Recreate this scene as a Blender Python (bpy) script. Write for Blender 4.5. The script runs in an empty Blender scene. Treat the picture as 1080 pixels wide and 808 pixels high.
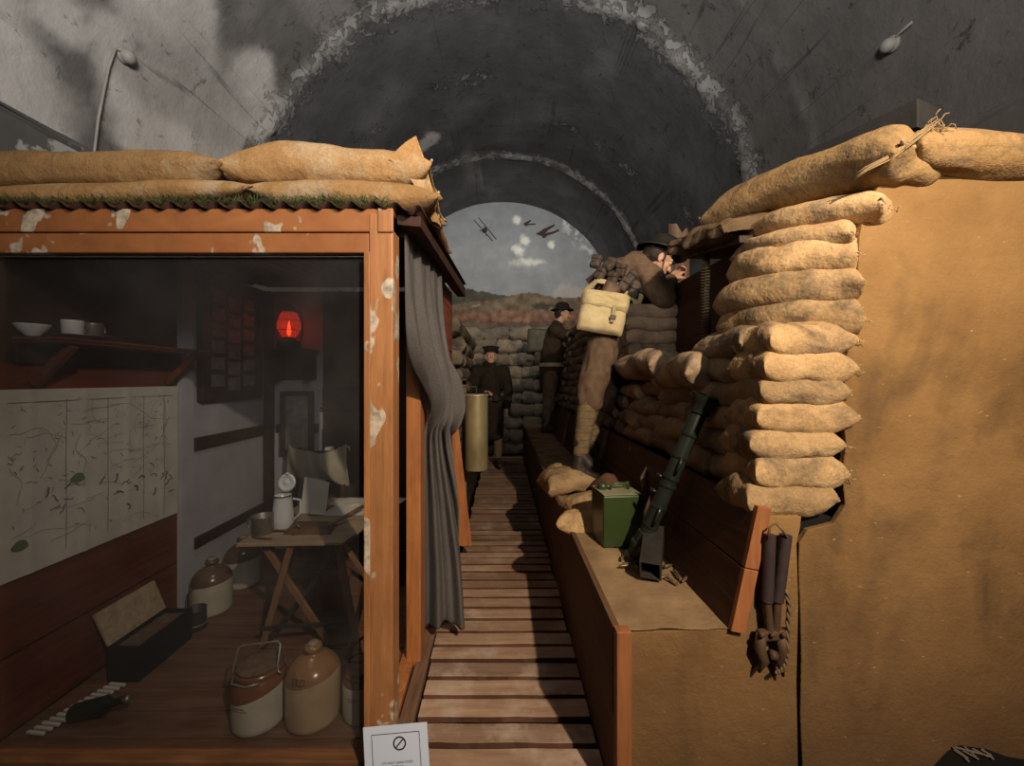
import bpy, math, random
from mathutils import Vector, Matrix, noise, Euler
R = random.Random(7)
SC = bpy.context.scene
COL = SC.collection
PI = math.pi
F, CX, CY, H0 = 430.0, 530.0, 400.0, 1.3          # focal length (px), principal point, eye height

def P(px, py, Y):                                  # where a pixel's ray meets the depth plane Y
    return Vector(((px-CX)*Y/F, Y, H0-(py-CY)*Y/F))
def V(*a): return Vector(a)
def lerp(a, b, t): return a+(b-a)*t
def fbm(p, o=3):
    s, a = 0, 1
    for i in range(o):
        s += a*noise.noise(p); p = p*2.03+V(7.1, 3.3, 1.7); a *= .5
    return s
def sstep(a, b, x):
    t = max(0, min(1, (x-a)/(b-a))); return t*t*(3-2*t)

# ------------------------------------------------------------------ materials
class NT:
    def __init__(s, name):
        s.m = bpy.data.materials.new(name); s.m.use_nodes = True
        s.t = s.m.node_tree; s.t.nodes.clear()
        s.out = s.n('ShaderNodeOutputMaterial')
    def n(s, typ, **k):
        nd = s.t.nodes.new(typ)
        for a, b in k.items(): setattr(nd, a, b)
        return nd
    def l(s, a, b): s.t.links.new(a, b)
    def math(s, op, a, b=0.0, clamp=False):
        nd = s.n('ShaderNodeMath', operation=op, use_clamp=clamp)
        for i, v in enumerate((a, b)):
            if isinstance(v, (int, float)): nd.inputs[i].default_value = v
            else: s.l(v, nd.inputs[i])
        return nd.outputs[0]
    def coords(s, kind, scale=(1, 1, 1)):
        tc = s.n('ShaderNodeTexCoord'); mp = s.n('ShaderNodeMapping')
        mp.inputs['Scale'].default_value = scale
        s.l(tc.outputs[kind], mp.inputs['Vector']); return mp.outputs[0]
    def noise(s, vec, scale, detail=4, rough=.55, w=None, dist=0):
        nd = s.n('ShaderNodeTexNoise', noise_dimensions='4D' if w is not None else '3D')
        nd.inputs['Scale'].default_value = scale; nd.inputs['Detail'].default_value = detail
        nd.inputs['Roughness'].default_value = rough; nd.inputs['Distortion'].default_value = dist
        s.l(vec, nd.inputs['Vector'])
        if w is not None: s.l(w, nd.inputs['W'])
        return nd.outputs[0]
    def ramp(s, fac, stops):
        nd = s.n('ShaderNodeValToRGB'); cr = nd.color_ramp
        while len(cr.elements) < len(stops): cr.elements.new(.5)
        for e, (p, c) in zip(cr.elements, stops):
            e.position = p; e.color = (c, c, c, 1) if isinstance(c, (int, float)) else (*c, 1)
        s.l(fac, nd.inputs[0]); return nd.outputs[0]
    def mix(s, fac, a, b, mode='MIX'):
        nd = s.n('ShaderNodeMix', data_type='RGBA', blend_type=mode)
        for i, v in ((0, fac), (6, a), (7, b)):
            if isinstance(v, (int, float)): nd.inputs[i].default_value = v
            elif isinstance(v, tuple): nd.inputs[i].default_value = (*v, 1)
            else: s.l(v, nd.inputs[i])
        return nd.outputs[2]
    def bump(s, h, strength, dist=.01, normal=None):
        nd = s.n('ShaderNodeBump'); nd.inputs['Strength'].default_value = strength
        nd.inputs['Distance'].default_value = dist; s.l(h, nd.inputs['Height'])
        if normal: s.l(normal, nd.inputs['Normal'])
        return nd.outputs[0]
    def done(s, col, rough=.8, metal=0, normal=None, emit=None, es=0, spec=.3):
        b = s.n('ShaderNodeBsdfPrincipled')
        for nm, v in (('Base Color', col), ('Roughness', rough), ('Metallic', metal), ('Specular IOR Level', spec)):
            if isinstance(v, tuple): b.inputs[nm].default_value = (*v, 1)
            elif isinstance(v, (int, float)): b.inputs[nm].default_value = v
            else: s.l(v, b.inputs[nm])
        if normal: s.l(normal, b.inputs['Normal'])
        if emit: b.inputs['Emission Color'].default_value = (*emit, 1); b.inputs['Emission Strength'].default_value = es
        s.l(b.outputs[0], s.out.inputs[0]); return s.m

def simple(name, c, c2=None, sc=8, rough=.7, metal=0, bump=.3, bsc=40, spec=.3, stretch=(1, 1, 1), spots=None, spot_sc=5, spot_t=.62):
    s = NT(name); oi = s.n('ShaderNodeObjectInfo'); w = s.math('MULTIPLY', oi.outputs['Random'], 20)
    v = s.coords('Object', stretch)
    n1 = s.noise(v, sc, 5, .6, w)
    c2 = c2 or tuple(x*.6 for x in c)
    col = s.ramp(n1, [(.3, c2), (.7, c)])
    if spots:
        n2 = s.noise(s.coords('Object'), spot_sc, 5, .65, w)
        col = s.mix(s.ramp(n2, [(spot_t, 0.), (spot_t+.03, 1.)]), col, spots)
    h = s.noise(v, bsc, 3, .6, w)
    return s.done(col, rough, metal, s.bump(h, bump, .006), spec=spec)

def burlap(name, light, dark, grime, fine=True):
    s = NT(name); oi = s.n('ShaderNodeObjectInfo'); rnd = oi.outputs['Random']; w = s.math('MULTIPLY', rnd, 30)
    v = s.coords('Object'); uv = s.coords('UV')
    col = s.ramp(s.noise(v, 7, 4, .6, w), [(.3, dark), (.68, light)])
    col = s.mix(s.ramp(s.noise(v, 4.5, 5, .7, w, .4), [(.50, 0.), (.64, .8)]), col, grime)
    tint = s.ramp(rnd, [(0, (.72, .70, .68)), (1, (1.15, 1.08, 1.0))])
    col = s.mix(1.0, col, tint, 'MULTIPLY')
    col = s.mix(.35, col, s.ramp(s.noise(v, 120, 2, .7), [(.3, .45), (.7, 1.25)]), 'MULTIPLY')
    hs = []
    for d in ('X', 'Y'):
        wv = s.n('ShaderNodeTexWave', wave_type='BANDS', bands_direction=d)
        wv.inputs['Scale'].default_value = 95; wv.inputs['Distortion'].default_value = 2.5; wv.inputs['Detail'].default_value = 1
        s.l(uv, wv.inputs['Vector']); hs.append(wv.outputs['Fac'])
    h = s.math('MULTIPLY', hs[0], hs[1])
    nb = s.bump(s.noise(v, 16, 4, .6, w), .7, .02)
    nb = s.bump(h, .18, .003, nb); nb = s.bump(s.noise(v, 55, 3, .7), .35, .006, nb)
    return s.done(col, .95, 0, nb, spec=.08)

def wood(name, light, dark, grain=(3, 40, 40), rough=.6, chips=None, chip_sc=4, chip_t=.6, bump=.35, lines=None, line_d='Z', wear=None, cell=None):
    s = NT(name); oi = s.n('ShaderNodeObjectInfo'); w = s.math('MULTIPLY', oi.outputs['Random'], 20)
    v = s.coords('Object', grain)
    n1 = s.noise(v, 1, 6, .65, w, .6)
    col = s.ramp(n1, [(.32, dark), (.66, light)])
    big = s.noise(s.coords('Object'), 3, 4, .6, w)
    col = s.mix(.6, col, s.ramp(big, [(.3, .55), (.7, 1.1)]), 'MULTIPLY')
    nb = s.bump(n1, bump, .004)
    if lines:
        wv = s.n('ShaderNodeTexWave', wave_type='BANDS', bands_direction=line_d, wave_profile='SAW')
        wv.inputs['Scale'].default_value = lines
        s.l(s.coords('Object'), wv.inputs['Vector'])
        ln = s.ramp(wv.outputs['Fac'], [(.0, .15), (.035, 1.)])
        col = s.mix(1.0, col, ln, 'MULTIPLY'); nb = s.bump(ln, .8, .006, nb)
    if cell:
        sx = s.n('ShaderNodeSeparateXYZ'); s.l(s.coords('Object'), sx.inputs[0])
        k = s.math('FLOOR', s.math('DIVIDE', s.math('SUBTRACT', sx.outputs[1], -.048+.0), cell))
        wn = s.n('ShaderNodeTexWhiteNoise', noise_dimensions='1D'); s.l(k, wn.inputs['W'])
        col = s.mix(1., col, s.ramp(wn.outputs['Value'], [(0, (.68, .64, .62)), (1, (1.2, 1.15, 1.1))]), 'MULTIPLY')
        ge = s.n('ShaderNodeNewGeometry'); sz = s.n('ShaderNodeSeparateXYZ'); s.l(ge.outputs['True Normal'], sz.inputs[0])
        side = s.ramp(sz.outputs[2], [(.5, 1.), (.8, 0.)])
    if wear:
        nw = s.noise(s.coords('Object', (1, 1, .6)), 6, 6, .7, w)
        col = s.mix(s.ramp(nw, [(.5, 0.), (.7, .7)]), col, wear)
    if cell: col = s.mix(side, col, s.mix(1., col, (.34, .24, .2), 'MULTIPLY'))  # slat sides painted darker than the tops, shading put into the colour
    if chips:
        n2 = s.noise(s.coords('Object', (1, 1, .7)), chip_sc, 3, .62, w, .2)
        f = s.ramp(n2, [(chip_t, 0.), (chip_t+.015, 1.)])
        cc = s.ramp(s.noise(s.coords('Object'), 30, 4, .7), [(.35, tuple(x*.45 for x in chips)), (.6, chips)])
        col = s.mix(f, col, cc); nb = s.bump(f, .4, .003, nb)
    return s.done(col, rough, 0, nb, spec=.3)

M = {}
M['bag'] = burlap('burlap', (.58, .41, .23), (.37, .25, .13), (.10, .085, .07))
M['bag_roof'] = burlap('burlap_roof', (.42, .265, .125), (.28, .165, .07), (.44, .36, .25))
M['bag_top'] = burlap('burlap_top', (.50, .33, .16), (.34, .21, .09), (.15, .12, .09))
M['bag_shaded'] = burlap('burlap_shaded', (.40, .30, .205), (.23, .175, .125), (.09, .08, .07))  # same burlap with the trench side's shade put into the colour
M['bag_far_shaded'] = burlap('burlap_far_shaded', (.27, .225, .165), (.15, .13, .105), (.07, .07, .072))  # same burlap darkened, far-end shade put into the colour
M['thread'] = simple('jute_thread', (.50, .36, .2), rough=.9)
M['torn'] = simple('torn_white_fibre', (.26, .22, .18), (.12, .10, .08), 20, .9)
M['darkplank'] = simple('dark_plank', (.045, .042, .04), (.025, .024, .023), 6, .7)
M['strand'] = simple('frayed_strand', (.36, .24, .12), rough=.95, bump=0)
M['frame'] = wood('frame_wood', (.40, .165, .06), (.25, .092, .034), (4, 40, 4), .5, chips=(.55, .46, .36), chip_sc=6, chip_t=.57)
M['sillwood'] = wood('sill_wood', (.22, .10, .045), (.10, .045, .022), (4, 40, 4), .55, chips=(.3, .22, .16), chip_sc=6, chip_t=.66)
M['frame_v'] = wood('frame_wood_upright', (.46, .215, .09), (.30, .125, .05), (40, 40, 3), .5, chips=(.58, .50, .40), chip_sc=5.5, chip_t=.565)
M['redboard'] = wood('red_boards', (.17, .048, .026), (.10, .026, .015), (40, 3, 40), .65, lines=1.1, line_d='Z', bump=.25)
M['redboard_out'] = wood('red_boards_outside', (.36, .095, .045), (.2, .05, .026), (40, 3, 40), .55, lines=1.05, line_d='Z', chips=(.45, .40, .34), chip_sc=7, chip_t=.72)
M['jamb'] = wood('jamb_wood', (.50, .20, .065), (.28, .10, .035), (40, 40, 3), .55, chips=(.5, .45, .38), chip_sc=6, chip_t=.68)
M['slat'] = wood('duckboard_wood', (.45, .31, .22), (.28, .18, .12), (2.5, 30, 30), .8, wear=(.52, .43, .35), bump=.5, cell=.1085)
M['rail'] = wood('rail_wood', (.25, .14, .085), (.12, .065, .04), (30, 3, 30), .8, bump=.5)
M['stepfront'] = wood('step_front', (.15, .078, .043), (.08, .04, .022), (40, 2.2, 40), .7, bump=.4)
M['revet'] = wood('revetment_wood', (.125, .06, .034), (.065, .03, .018), (30, 2.2, 30), .7, chips=(.2, .16, .13), chip_sc=5, chip_t=.7)
M['revet_end'] = wood('revetment_end', (.40, .16, .06), (.25, .09, .035), (30, 30, 3), .6, chips=(.5, .44, .36), chip_sc=9, chip_t=.62)
M['openback'] = wood('opening_back_boards', (.085, .036, .02), (.04, .017, .01), (30, 2.2, 30), .7)
M['oldwood'] = wood('old_wood', (.2, .13, .085), (.09, .055, .035), (30, 30, 3), .85)
M['tablewood'] = wood('table_wood', (.44, .34, .23), (.26, .19, .12), (3, 30, 30), .7)
M['legwood'] = wood('leg_wood', (.30, .17, .09), (.17, .09, .045), (20, 20, 3), .6)
M['darkwood'] = wood('dark_wood', (.05, .027, .018), (.022, .012, .009), (20, 4, 20), .6)
M['boothfloor'] = wood('booth_floor_boards', (.21, .11, .065), (.11, .055, .032), (2.5, 30, 30), .65)
M['rust'] = simple('rusty_iron', (.075, .034, .02), (.03, .014, .01), 9, .75, .2)
M['black'] = simple('black_void', (.008, .007, .006), rough=.95, bump=0)
M['plaster_blue'] = simple('pale_plaster', (.48, .48, .54), (.34, .34, .38), 3, .85)
M['felt'] = None
M['serge'] = simple('khaki_serge', (.175, .115, .075), (.105, .068, .044), 25, .95, bump=.6, bsc=160, spec=.1)
M['puttee'] = None
M['leather'] = simple('black_leather', (.045, .034, .028), (.022, .018, .016), 14, .55, bump=.3)
M['brownleather'] = simple('brown_leather', (.14, .075, .045), (.07, .04, .025), 14, .55, bump=.4, bsc=60)
M['pouch'] = simple('worn_pouch_leather', (.085, .058, .043), (.03, .022, .018), 30, .6, bump=.6)
M['canvas'] = simple('pale_canvas', (.62, .50, .28), (.46, .36, .19), 9, .9, bump=.5, bsc=120, spots=(.16, .13, .09), spot_sc=11, spot_t=.69, spec=.1)
M['webbing'] = simple('webbing', (.46, .37, .2), (.3, .24, .13), 12, .9, spec=.1)
M['skin'] = simple('skin', (.62, .36, .24), (.54, .30, .2), 8, .55, bump=.05)
M['hair'] = simple('dark_hair', (.03, .018, .012), rough=.6, bump=.6, bsc=90)
M['helmet'] = simple('helmet_paint', (.028, .024, .02), (.016, .014, .012), 20, .5, .1, bump=.25)
M['darkcoat'] = simple('dark_greatcoat', (.035, .028, .02), (.02, .017, .012), 20, .95, bump=.5, bsc=120, spec=.08)
M['darkserge'] = simple('dark_serge', (.06, .04, .027), (.035, .025, .017), 20, .95, spec=.08)
M['greenpack'] = simple('grey_green_pack', (.15, .15, .115), (.09, .09, .07), 12, .95, spec=.08)
M['brass'] = simple('tarnished_brass', (.36, .30, .165), (.2, .165, .085), 7, .45, .4, bump=.15, stretch=(1, 1, .5), spots=(.4, .34, .22), spot_sc=9, spot_t=.7)
M['brass_end'] = simple('bright_brass', (.5, .45, .33), (.35, .3, .2), 7, .45, .5)
M['green'] = simple('green_paint', (.034, .056, .016), (.026, .044, .012), 5, .35, 0, bump=.08, spots=(.03, .045, .015), spot_sc=7, spot_t=.7, spec=.5)
M['green_dusty'] = simple('dusty_green_paint', (.33, .29, .20), (.16, .17, .09), 8, .8)
M['tube'] = simple('dark_green_enamel', (.030, .038, .030), (.018, .023, .019), 9, .3, .35, bump=.15, spots=(.2, .17, .12), spot_sc=14, spot_t=.74, spec=.5)
M['gunmetal'] = simple('gunmetal', (.06, .055, .048), (.035, .03, .027), 12, .5, .4)
M['bullet'] = simple('tarnished_cartridge', (.26, .19, .11), (.14, .1, .06), 30, .45, .6)
M['enamel'] = simple('white_enamel', (.66, .70, .74), (.6, .64, .68), 5, .2, 0, bump=.02, spec=.5)
M['enamel_blue'] = simple('blue_rim', (.03, .04, .08), rough=.3, bump=0)
M['tin'] = simple('dull_tin', (.35, .33, .29), (.2, .19, .17), 12, .4, .7)
M['wire'] = simple('galvanised_wire', (.4, .38, .34), (.26, .25, .23), 20, .45, .6)
M['paper'] = simple('old_paper', (.62, .60, .54), (.46, .45, .40), 6, .9, bump=.1)
M['card'] = simple('white_card', (.70, .79, 1.), (.68, .77, .98), 4, .6, bump=0)
M['print'] = simple('print_black', (.03, .022, .028), (.03, .022, .028), 4, .6, bump=0)
M['ink'] = simple('ink_line', (.30, .28, .235), (.16, .15, .125), 9, .9, bump=0)
M['inkblue'] = simple('ink_blue', (.14, .17, .2), (.09, .11, .13), 9, .9, bump=0)
M['inkgreen'] = simple('ink_green', (.13, .18, .09), (.1, .14, .07), 9, .9, bump=0)
M['photo'] = simple('faded_photo', (.30, .28, .26), (.10, .09, .085), 16, .6, bump=0)
M['redglass'] = None
M['rope'] = simple('old_rope', (.2, .13, .07), (.1, .065, .035), 60, .95)
M['rubber'] = simple('dark_sleeve', (.05, .034, .036), (.03, .02, .022), 12, .6)
M['jaw'] = simple('rusted_steel', (.12, .07, .04), (.06, .035, .022), 20, .7, .3)
M['grass'] = simple('dry_green_grass', (.10, .13, .045), (.045, .06, .02), 30, .8)
M['redcloth'] = simple('faded_red_bucket', (.24, .06, .045), (.13, .035, .028), 8, .6)
M['jacketcloth'] = simple('pale_khaki_cloth', (.36, .34, .26), (.24, .23, .18), 6, .95, bump=.5)
M['soil'] = simple('dry_soil', (.16, .105, .06), (.075, .05, .03), 9, .98, bump=1., bsc=25, spec=.05)
M['greypaint'] = simple('grey_painted_board', (.15, .145, .138), (.09, .087, .083), 3, .8, bump=.6, bsc=12, spots=(.40, .39, .37), spot_sc=2.5, spot_t=.6)
M['fixture'] = simple('dusty_white_plastic', (.36, .34, .31), (.28, .27, .25), 10, .5)

def felt():
    s = NT('grey_felt'); v = s.coords('Object')
    c = s.ramp(s.noise(v, 240, 3, .7), [(.3, (.08, .074, .074)), (.7, (.165, .153, .15))])
    c = s.mix(.6, c, s.ramp(s.noise(v, 4, 4, .6), [(.3, .65), (.7, 1.1)]), 'MULTIPLY')
    return s.done(c, 1., 0, s.bump(s.noise(v, 260, 2, .7), .8, .004), spec=.05)
M['felt'] = felt()
def puttee():
    s = NT('wound_puttee'); wv = s.n('ShaderNodeTexWave', wave_type='BANDS', bands_direction='Z', wave_profile='SAW')
    wv.inputs['Scale'].default_value = 6.5; wv.inputs['Distortion'].default_value = .35
    s.l(s.coords('Object', (.15, .1, 1)), wv.inputs['Vector'])
    v = s.coords('Object')
    c = s.ramp(s.noise(v, 30, 4, .6), [(.3, (.16, .115, .062)), (.7, (.25, .185, .105))])
    c = s.mix(.8, c, s.ramp(wv.outputs['Fac'], [(0., .4), (.15, 1.)]), 'MULTIPLY')
    return s.done(c, .95, 0, s.bump(wv.outputs['Fac'], .8, .008), spec=.08)
M['puttee'] = puttee()
def redglass():
    s = NT('red_lantern_glass'); tr = s.n('ShaderNodeBsdfTransparent'); tr.inputs[0].default_value = (.75, .06, .03, 1)
    b = s.n('ShaderNodeBsdfPrincipled'); b.inputs['Base Color'].default_value = (.35, .02, .01, 1); b.inputs['Roughness'].default_value = .15
    b.inputs['Emission Color'].default_value = (1, .06, .02, 1); b.inputs['Emission Strength'].default_value = .45
    mx = s.n('ShaderNodeMixShader'); mx.inputs[0].default_value = .55; s.l(tr.outputs[0], mx.inputs[1]); s.l(b.outputs[0], mx.inputs[2]); s.l(mx.outputs[0], s.out.inputs[0]); return s.m
M['redglass'] = redglass()
def flame():
    s = NT('lantern_flame'); return s.done((1., .4, .1), .5, 0, None, (1., .32, .1), 18, .5)
M['flame'] = flame()
def glass():
    s = NT('dusty_window_glass')
    tr = s.n('ShaderNodeBsdfTransparent'); tr.inputs[0].default_value = (.80, .80, .80, 1)
    gl = s.n('ShaderNodeBsdfGlossy'); gl.inputs['Roughness'].default_value = .03
    df = s.n('ShaderNodeBsdfDiffuse'); df.inputs[0].default_value = (.45, .44, .46, 1)
    lw = s.n('ShaderNodeLayerWeight'); lw.inputs[0].default_value = .5
    fr_ = s.math('ADD', s.math('MULTIPLY', s.math('POWER', lw.outputs['Facing'], 4.0), .5), .025, True)
    m1 = s.n('ShaderNodeMixShader'); m2 = s.n('ShaderNodeMixShader')
    dust_haze = s.ramp(s.noise(s.coords('Object'), 2.2, 5, .6), [(.35, .012), (.75, .045)])  # dust film, strengthened to put a hazy veil of light into the pane
    s.l(fr_, m1.inputs[0]); s.l(tr.outputs[0], m1.inputs[1]); s.l(gl.outputs[0], m1.inputs[2])
    s.l(dust_haze, m2.inputs[0]); s.l(m1.outputs[0], m2.inputs[1]); s.l(df.outputs[0], m2.inputs[2])
    s.l(m2.outputs[0], s.out.inputs[0]); return s.m
M['glass'] = glass()
def stoneware(name, top, bot, zsplit, slope, amp=0):
    s = NT(name); sx = s.n('ShaderNodeSeparateXYZ'); s.l(s.coords('Object'), sx.inputs[0])
    t = s.math('SUBTRACT', sx.outputs[2], s.math('MULTIPLY', sx.outputs[0], slope))
    f = s.math('GREATER_THAN', t, zsplit)
    v = s.coords('Object')
    n = s.noise(v, 14, 4, .6)
    ct = s.mix(.6, top, s.ramp(n, [(.3, .55), (.7, 1.15)]), 'MULTIPLY')
    cb = s.mix(.5, bot, s.ramp(n, [(.3, .65), (.7, 1.1)]), 'MULTIPLY')
    return s.done(s.mix(f, cb, ct), .22, 0, None, spec=.5)
def vcol(name, rough, streak=False, bump=.4, bsc=10):
    s = NT(name); a = s.n('ShaderNodeAttribute', attribute_name='Col')
    v = s.coords('Object'); col = a.outputs['Color']
    n = s.noise(v, 2.2, 6, .65)
    col = s.mix(.7, col, s.ramp(n, [(.3, .68), (.7, 1.22)]), 'MULTIPLY')
    nb = s.bump(s.noise(v, bsc, 5, .65), bump, .02)
    if streak:
        uv = s.coords('UV', (2.6, .09, 1))
        n2 = s.noise(uv, 1., 3, .5)
        ln = s.ramp(n2, [(.494, 1.), (.4995, .35), (.5005, .35), (.506, 1.)])
        n3 = s.noise(s.coords('Object'), 1.3, 2, .5)
        msk = s.ramp(n3, [(.5, 0.), (.6, .7)])
        col = s.mix(msk, col, s.mix(1., col, ln, 'MULTIPLY')); nb = s.bump(ln, .35, .01, nb)
        pn = s.noise(v, 16, 6, .75)
        col = s.mix(s.ramp(pn, [(.68, 0.), (.73, .5)]), col, (.30, .29, .27))
        pk = s.noise(s.coords('Object'), 9, 9, .72, None, .6)
        pk = s.math('ADD', pk, s.math('MULTIPLY', a.outputs['Alpha'], .17))
        fl = s.ramp(pk, [(.64, 0.), (.67, 1.)]); ed = s.ramp(pk, [(.60, 1.), (.635, .55), (.66, 1.)])
        col = s.mix(1., col, ed, 'MULTIPLY'); col = s.mix(s.math('MULTIPLY', fl, s.math('MULTIPLY', a.outputs['Alpha'], .55, True)), col, (.40, .39, .37))
        nb = s.bump(fl, .6, .02, nb)
    return s.done(col, rough, 0, nb, spec=.15)
M['vault'] = vcol('painted_vault', .85, True, .5, 9)
M['mural'] = vcol('painted_mural', .9, False, .15, 30)
def sandpanel():
    s = NT('sand_coloured_board'); v = s.coords('Object')
    c = s.ramp(s.noise(v, 2.6, 6, .62), [(.3, (.19, .105, .042)), (.7, (.315, .185, .075))])
    st = s.noise(s.coords('Object', (1.3, 1, .8)), 2.4, 4, .6, None, .5)
    c = s.mix(s.ramp(st, [(.5, 0.), (.68, .8)]), c, (.10, .062, .033))
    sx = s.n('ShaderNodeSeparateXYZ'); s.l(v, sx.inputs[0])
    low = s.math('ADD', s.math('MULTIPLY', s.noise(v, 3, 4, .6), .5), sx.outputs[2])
    c = s.mix(s.ramp(s.math('MULTIPLY', low, .6), [(.15, .85), (.85, 0.)]), c, (.10, .056, .03))  # board darkened towards the bottom, light falloff put into its colour
    sp = s.noise(s.coords('Object', (1, 1, 3)), 38, 2, .5)
    c = s.mix(s.ramp(sp, [(.74, 0.), (.78, .45)]), c, (.6, .47, .28))
    return s.done(c, .92, 0, s.bump(s.noise(v, 9, 6, .7), .45, .02, s.bump(s.noise(v, 90, 3, .7), .4, .004)), spec=.1)
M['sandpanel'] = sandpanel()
M['steptop'] = simple('dusty_step_top', (.36, .24, .13), (.16, .105, .06), 5, .95, bump=.6, spec=.08)
M['floor'] = simple('dark_ground', (.07, .045, .03), (.035, .024, .017), 4, .95)

# ------------------------------------------------------------------ mesh helpers
class MB:
    def __init__(s): s.v = []; s.f = []; s.uv = None
    def add(s, vs, fs):
        o = len(s.v); s.v += [Vector(v) for v in vs]; s.f += [tuple(i+o for i in f) for f in fs]; return s
    def box(s, a, b, M4=None):
        x0, y0, z0 = a; x1, y1, z1 = b
        vs = [V(x, y, z) for z in (z0, z1) for x, y in ((x0, y0), (x1, y0), (x1, y1), (x0, y1))]
        if M4: vs = [M4 @ v for v in vs]
        return s.add(vs, [(3, 2, 1, 0), (4, 5, 6, 7), (0, 1, 5, 4), (1, 2, 6, 5), (2, 3, 7, 6), (3, 0, 4, 7)])
    def hexa(s, vs):            # eight corners: bottom four then top four
        return s.add(vs, [(3, 2, 1, 0), (4, 5, 6, 7), (0, 1, 5, 4), (1, 2, 6, 5), (2, 3, 7, 6), (3, 0, 4, 7)])
    def bar(s, p, q, w, h, up=V(0, 0, 1)):
        p, q = Vector(p), Vector(q); d = (q-p).normalized()
        if abs(d.dot(up)) > .98: up = V(0, 1, 0)
        sx = d.cross(up).normalized()*w/2; uz = sx.cross(d).normalized()*h/2
        return s.hexa([p-sx-uz, q-sx-uz, q+sx-uz, p+sx-uz, p-sx+uz, q-sx+uz, q+sx+uz, p+sx+uz])
    def tube(s, pts, r, n=10, caps=True):
        pts = [Vector(p) for p in pts]; rs = r if isinstance(r, (list, tuple)) else [r]*len(pts)
        vs, fs = [], []; prev = None
        for i, p in enumerate(pts):
            d = (pts[min(i+1, len(pts)-1)]-pts[max(i-1, 0)]).normalized()
            if prev is None:
                a = V(0, 0, 1) if abs(d.z) < .9 else V(1, 0, 0); x = d.cross(a).normalized()
            else:
                x = (prev-d*prev.dot(d)).normalized()
            prev = x; y = d.cross(x)
            for k in range(n):
                t = 2*PI*k/n; vs.append(p+(x*math.cos(t)+y*math.sin(t))*rs[i])
        for i in range(len(pts)-1):
            for k in range(n):
                a, b = i*n+k, i*n+(k+1) % n; fs.append((a, b, b+n, a+n))
        if caps: fs.append(tuple(range(n))[::-1]); fs.append(tuple(range((len(pts)-1)*n, len(pts)*n)))
        return s.add(vs, fs)
    def lathe(s, prof, n=32, c=(0, 0, 0), M4=None, cap=True):
        vs, fs = [], []; c = Vector(c)
        for r, z in prof:
            for k in range(n):
                t = 2*PI*k/n; vs.append(V(r*math.cos(t), r*math.sin(t), z))
        for i in range(len(prof)-1):
            for k in range(n):
                a, b = i*n+k, i*n+(k+1) % n; fs.append((a, b, b+n, a+n))
        if cap: fs.append(tuple(range(n))[::-1]); fs.append(tuple(range((len(prof)-1)*n, len(prof)*n)))
        vs = [(M4 @ v if M4 else v)+c for v in vs]
        return s.add(vs, fs)
    def ell(s, c, r, rot=None, n=16, m=10):
        vs, fs = [], []; c = Vector(c)
        for j in range(1, m):
            ph = PI*j/m
            for k in range(n):
                t = 2*PI*k/n; v = V(r[0]*math.sin(ph)*math.cos(t), r[1]*math.sin(ph)*math.sin(t), r[2]*math.cos(ph))
                vs.append((rot @ v if rot else v)+c)
        tp, bt = V(0, 0, r[2]), V(0, 0, -r[2])
        vs += [(rot @ tp if rot else tp)+c, (rot @ bt if rot else bt)+c]
        T, B = len(vs)-2, len(vs)-1
        for j in range(m-2):
            for k in range(n):
                a, b = j*n+k, j*n+(k+1) % n; fs.append((a, a+n, b+n, b))
        for k in range(n):
            fs.append((T, k, (k+1) % n)); fs.append((B, (m-2)*n+(k+1) % n, (m-2)*n+k))
        return s.add(vs, fs)
    def cap(s, p, r0, q, r1, n=14):
        p, q = Vector(p), Vector(q); d = q-p; L = d.length
        if L < 1e-6: return s.ell(p, (r0, r0, r0))
        d = d/L; pts, rs = [], []
        for j in range(5): a = PI/2*(1-j/5); pts.append(p-d*r0*math.sin(a)); rs.append(max(r0*math.cos(a), r0*.08))
        for j in range(6): t = j/5; pts.append(p+d*L*t); rs.append(lerp(r0, r1, t))
        for j in range(1, 6): a = PI/2*j/5; pts.append(q+d*r1*math.sin(a)); rs.append(max(r1*math.cos(a), r1*.08))
        return s.tube(pts, rs, n)
    def chain(s, pts):          # [(point, radius), ...]
        for (p, a), (q, b) in zip(pts, pts[1:]): s.cap(p, a, q, b)
        return s
    def prism(s, poly, y0, y1):  # polygon in x, z
        n = len(poly)
        vs = [V(x, y0, z) for x, z in poly]+[V(x, y1, z) for x, z in poly]
        return s.add(vs, [tuple(range(n)), tuple(range(n, 2*n))[::-1]]+[(i, i+n, (i+1) % n+n, (i+1) % n) for i in range(n)])
    def grid(s, fn, nu, nv):
        vs = [fn(i/nu, j/nv) for j in range(nv+1) for i in range(nu+1)]
        return s.add(vs, [(j*(nu+1)+i, j*(nu+1)+i+1, (j+1)*(nu+1)+i+1, (j+1)*(nu+1)+i) for j in range(nv) for i in range(nu)])
    def xf(s, m): s.v = [m @ v for v in s.v]; return s
    def mesh(s, name, m, smooth=False, off=V(0, 0, 0)):
        me = bpy.data.meshes.new(name); me.from_pydata([v-off for v in s.v], [], s.f)
        import bmesh
        bm = bmesh.new(); bm.from_mesh(me); bmesh.ops.recalc_face_normals(bm, faces=bm.faces); bm.to_mesh(me); bm.free()
        if smooth: me.polygons.foreach_set('use_smooth', [True]*len(me.polygons))
        if m: me.materials.append(m)
        return me
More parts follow.
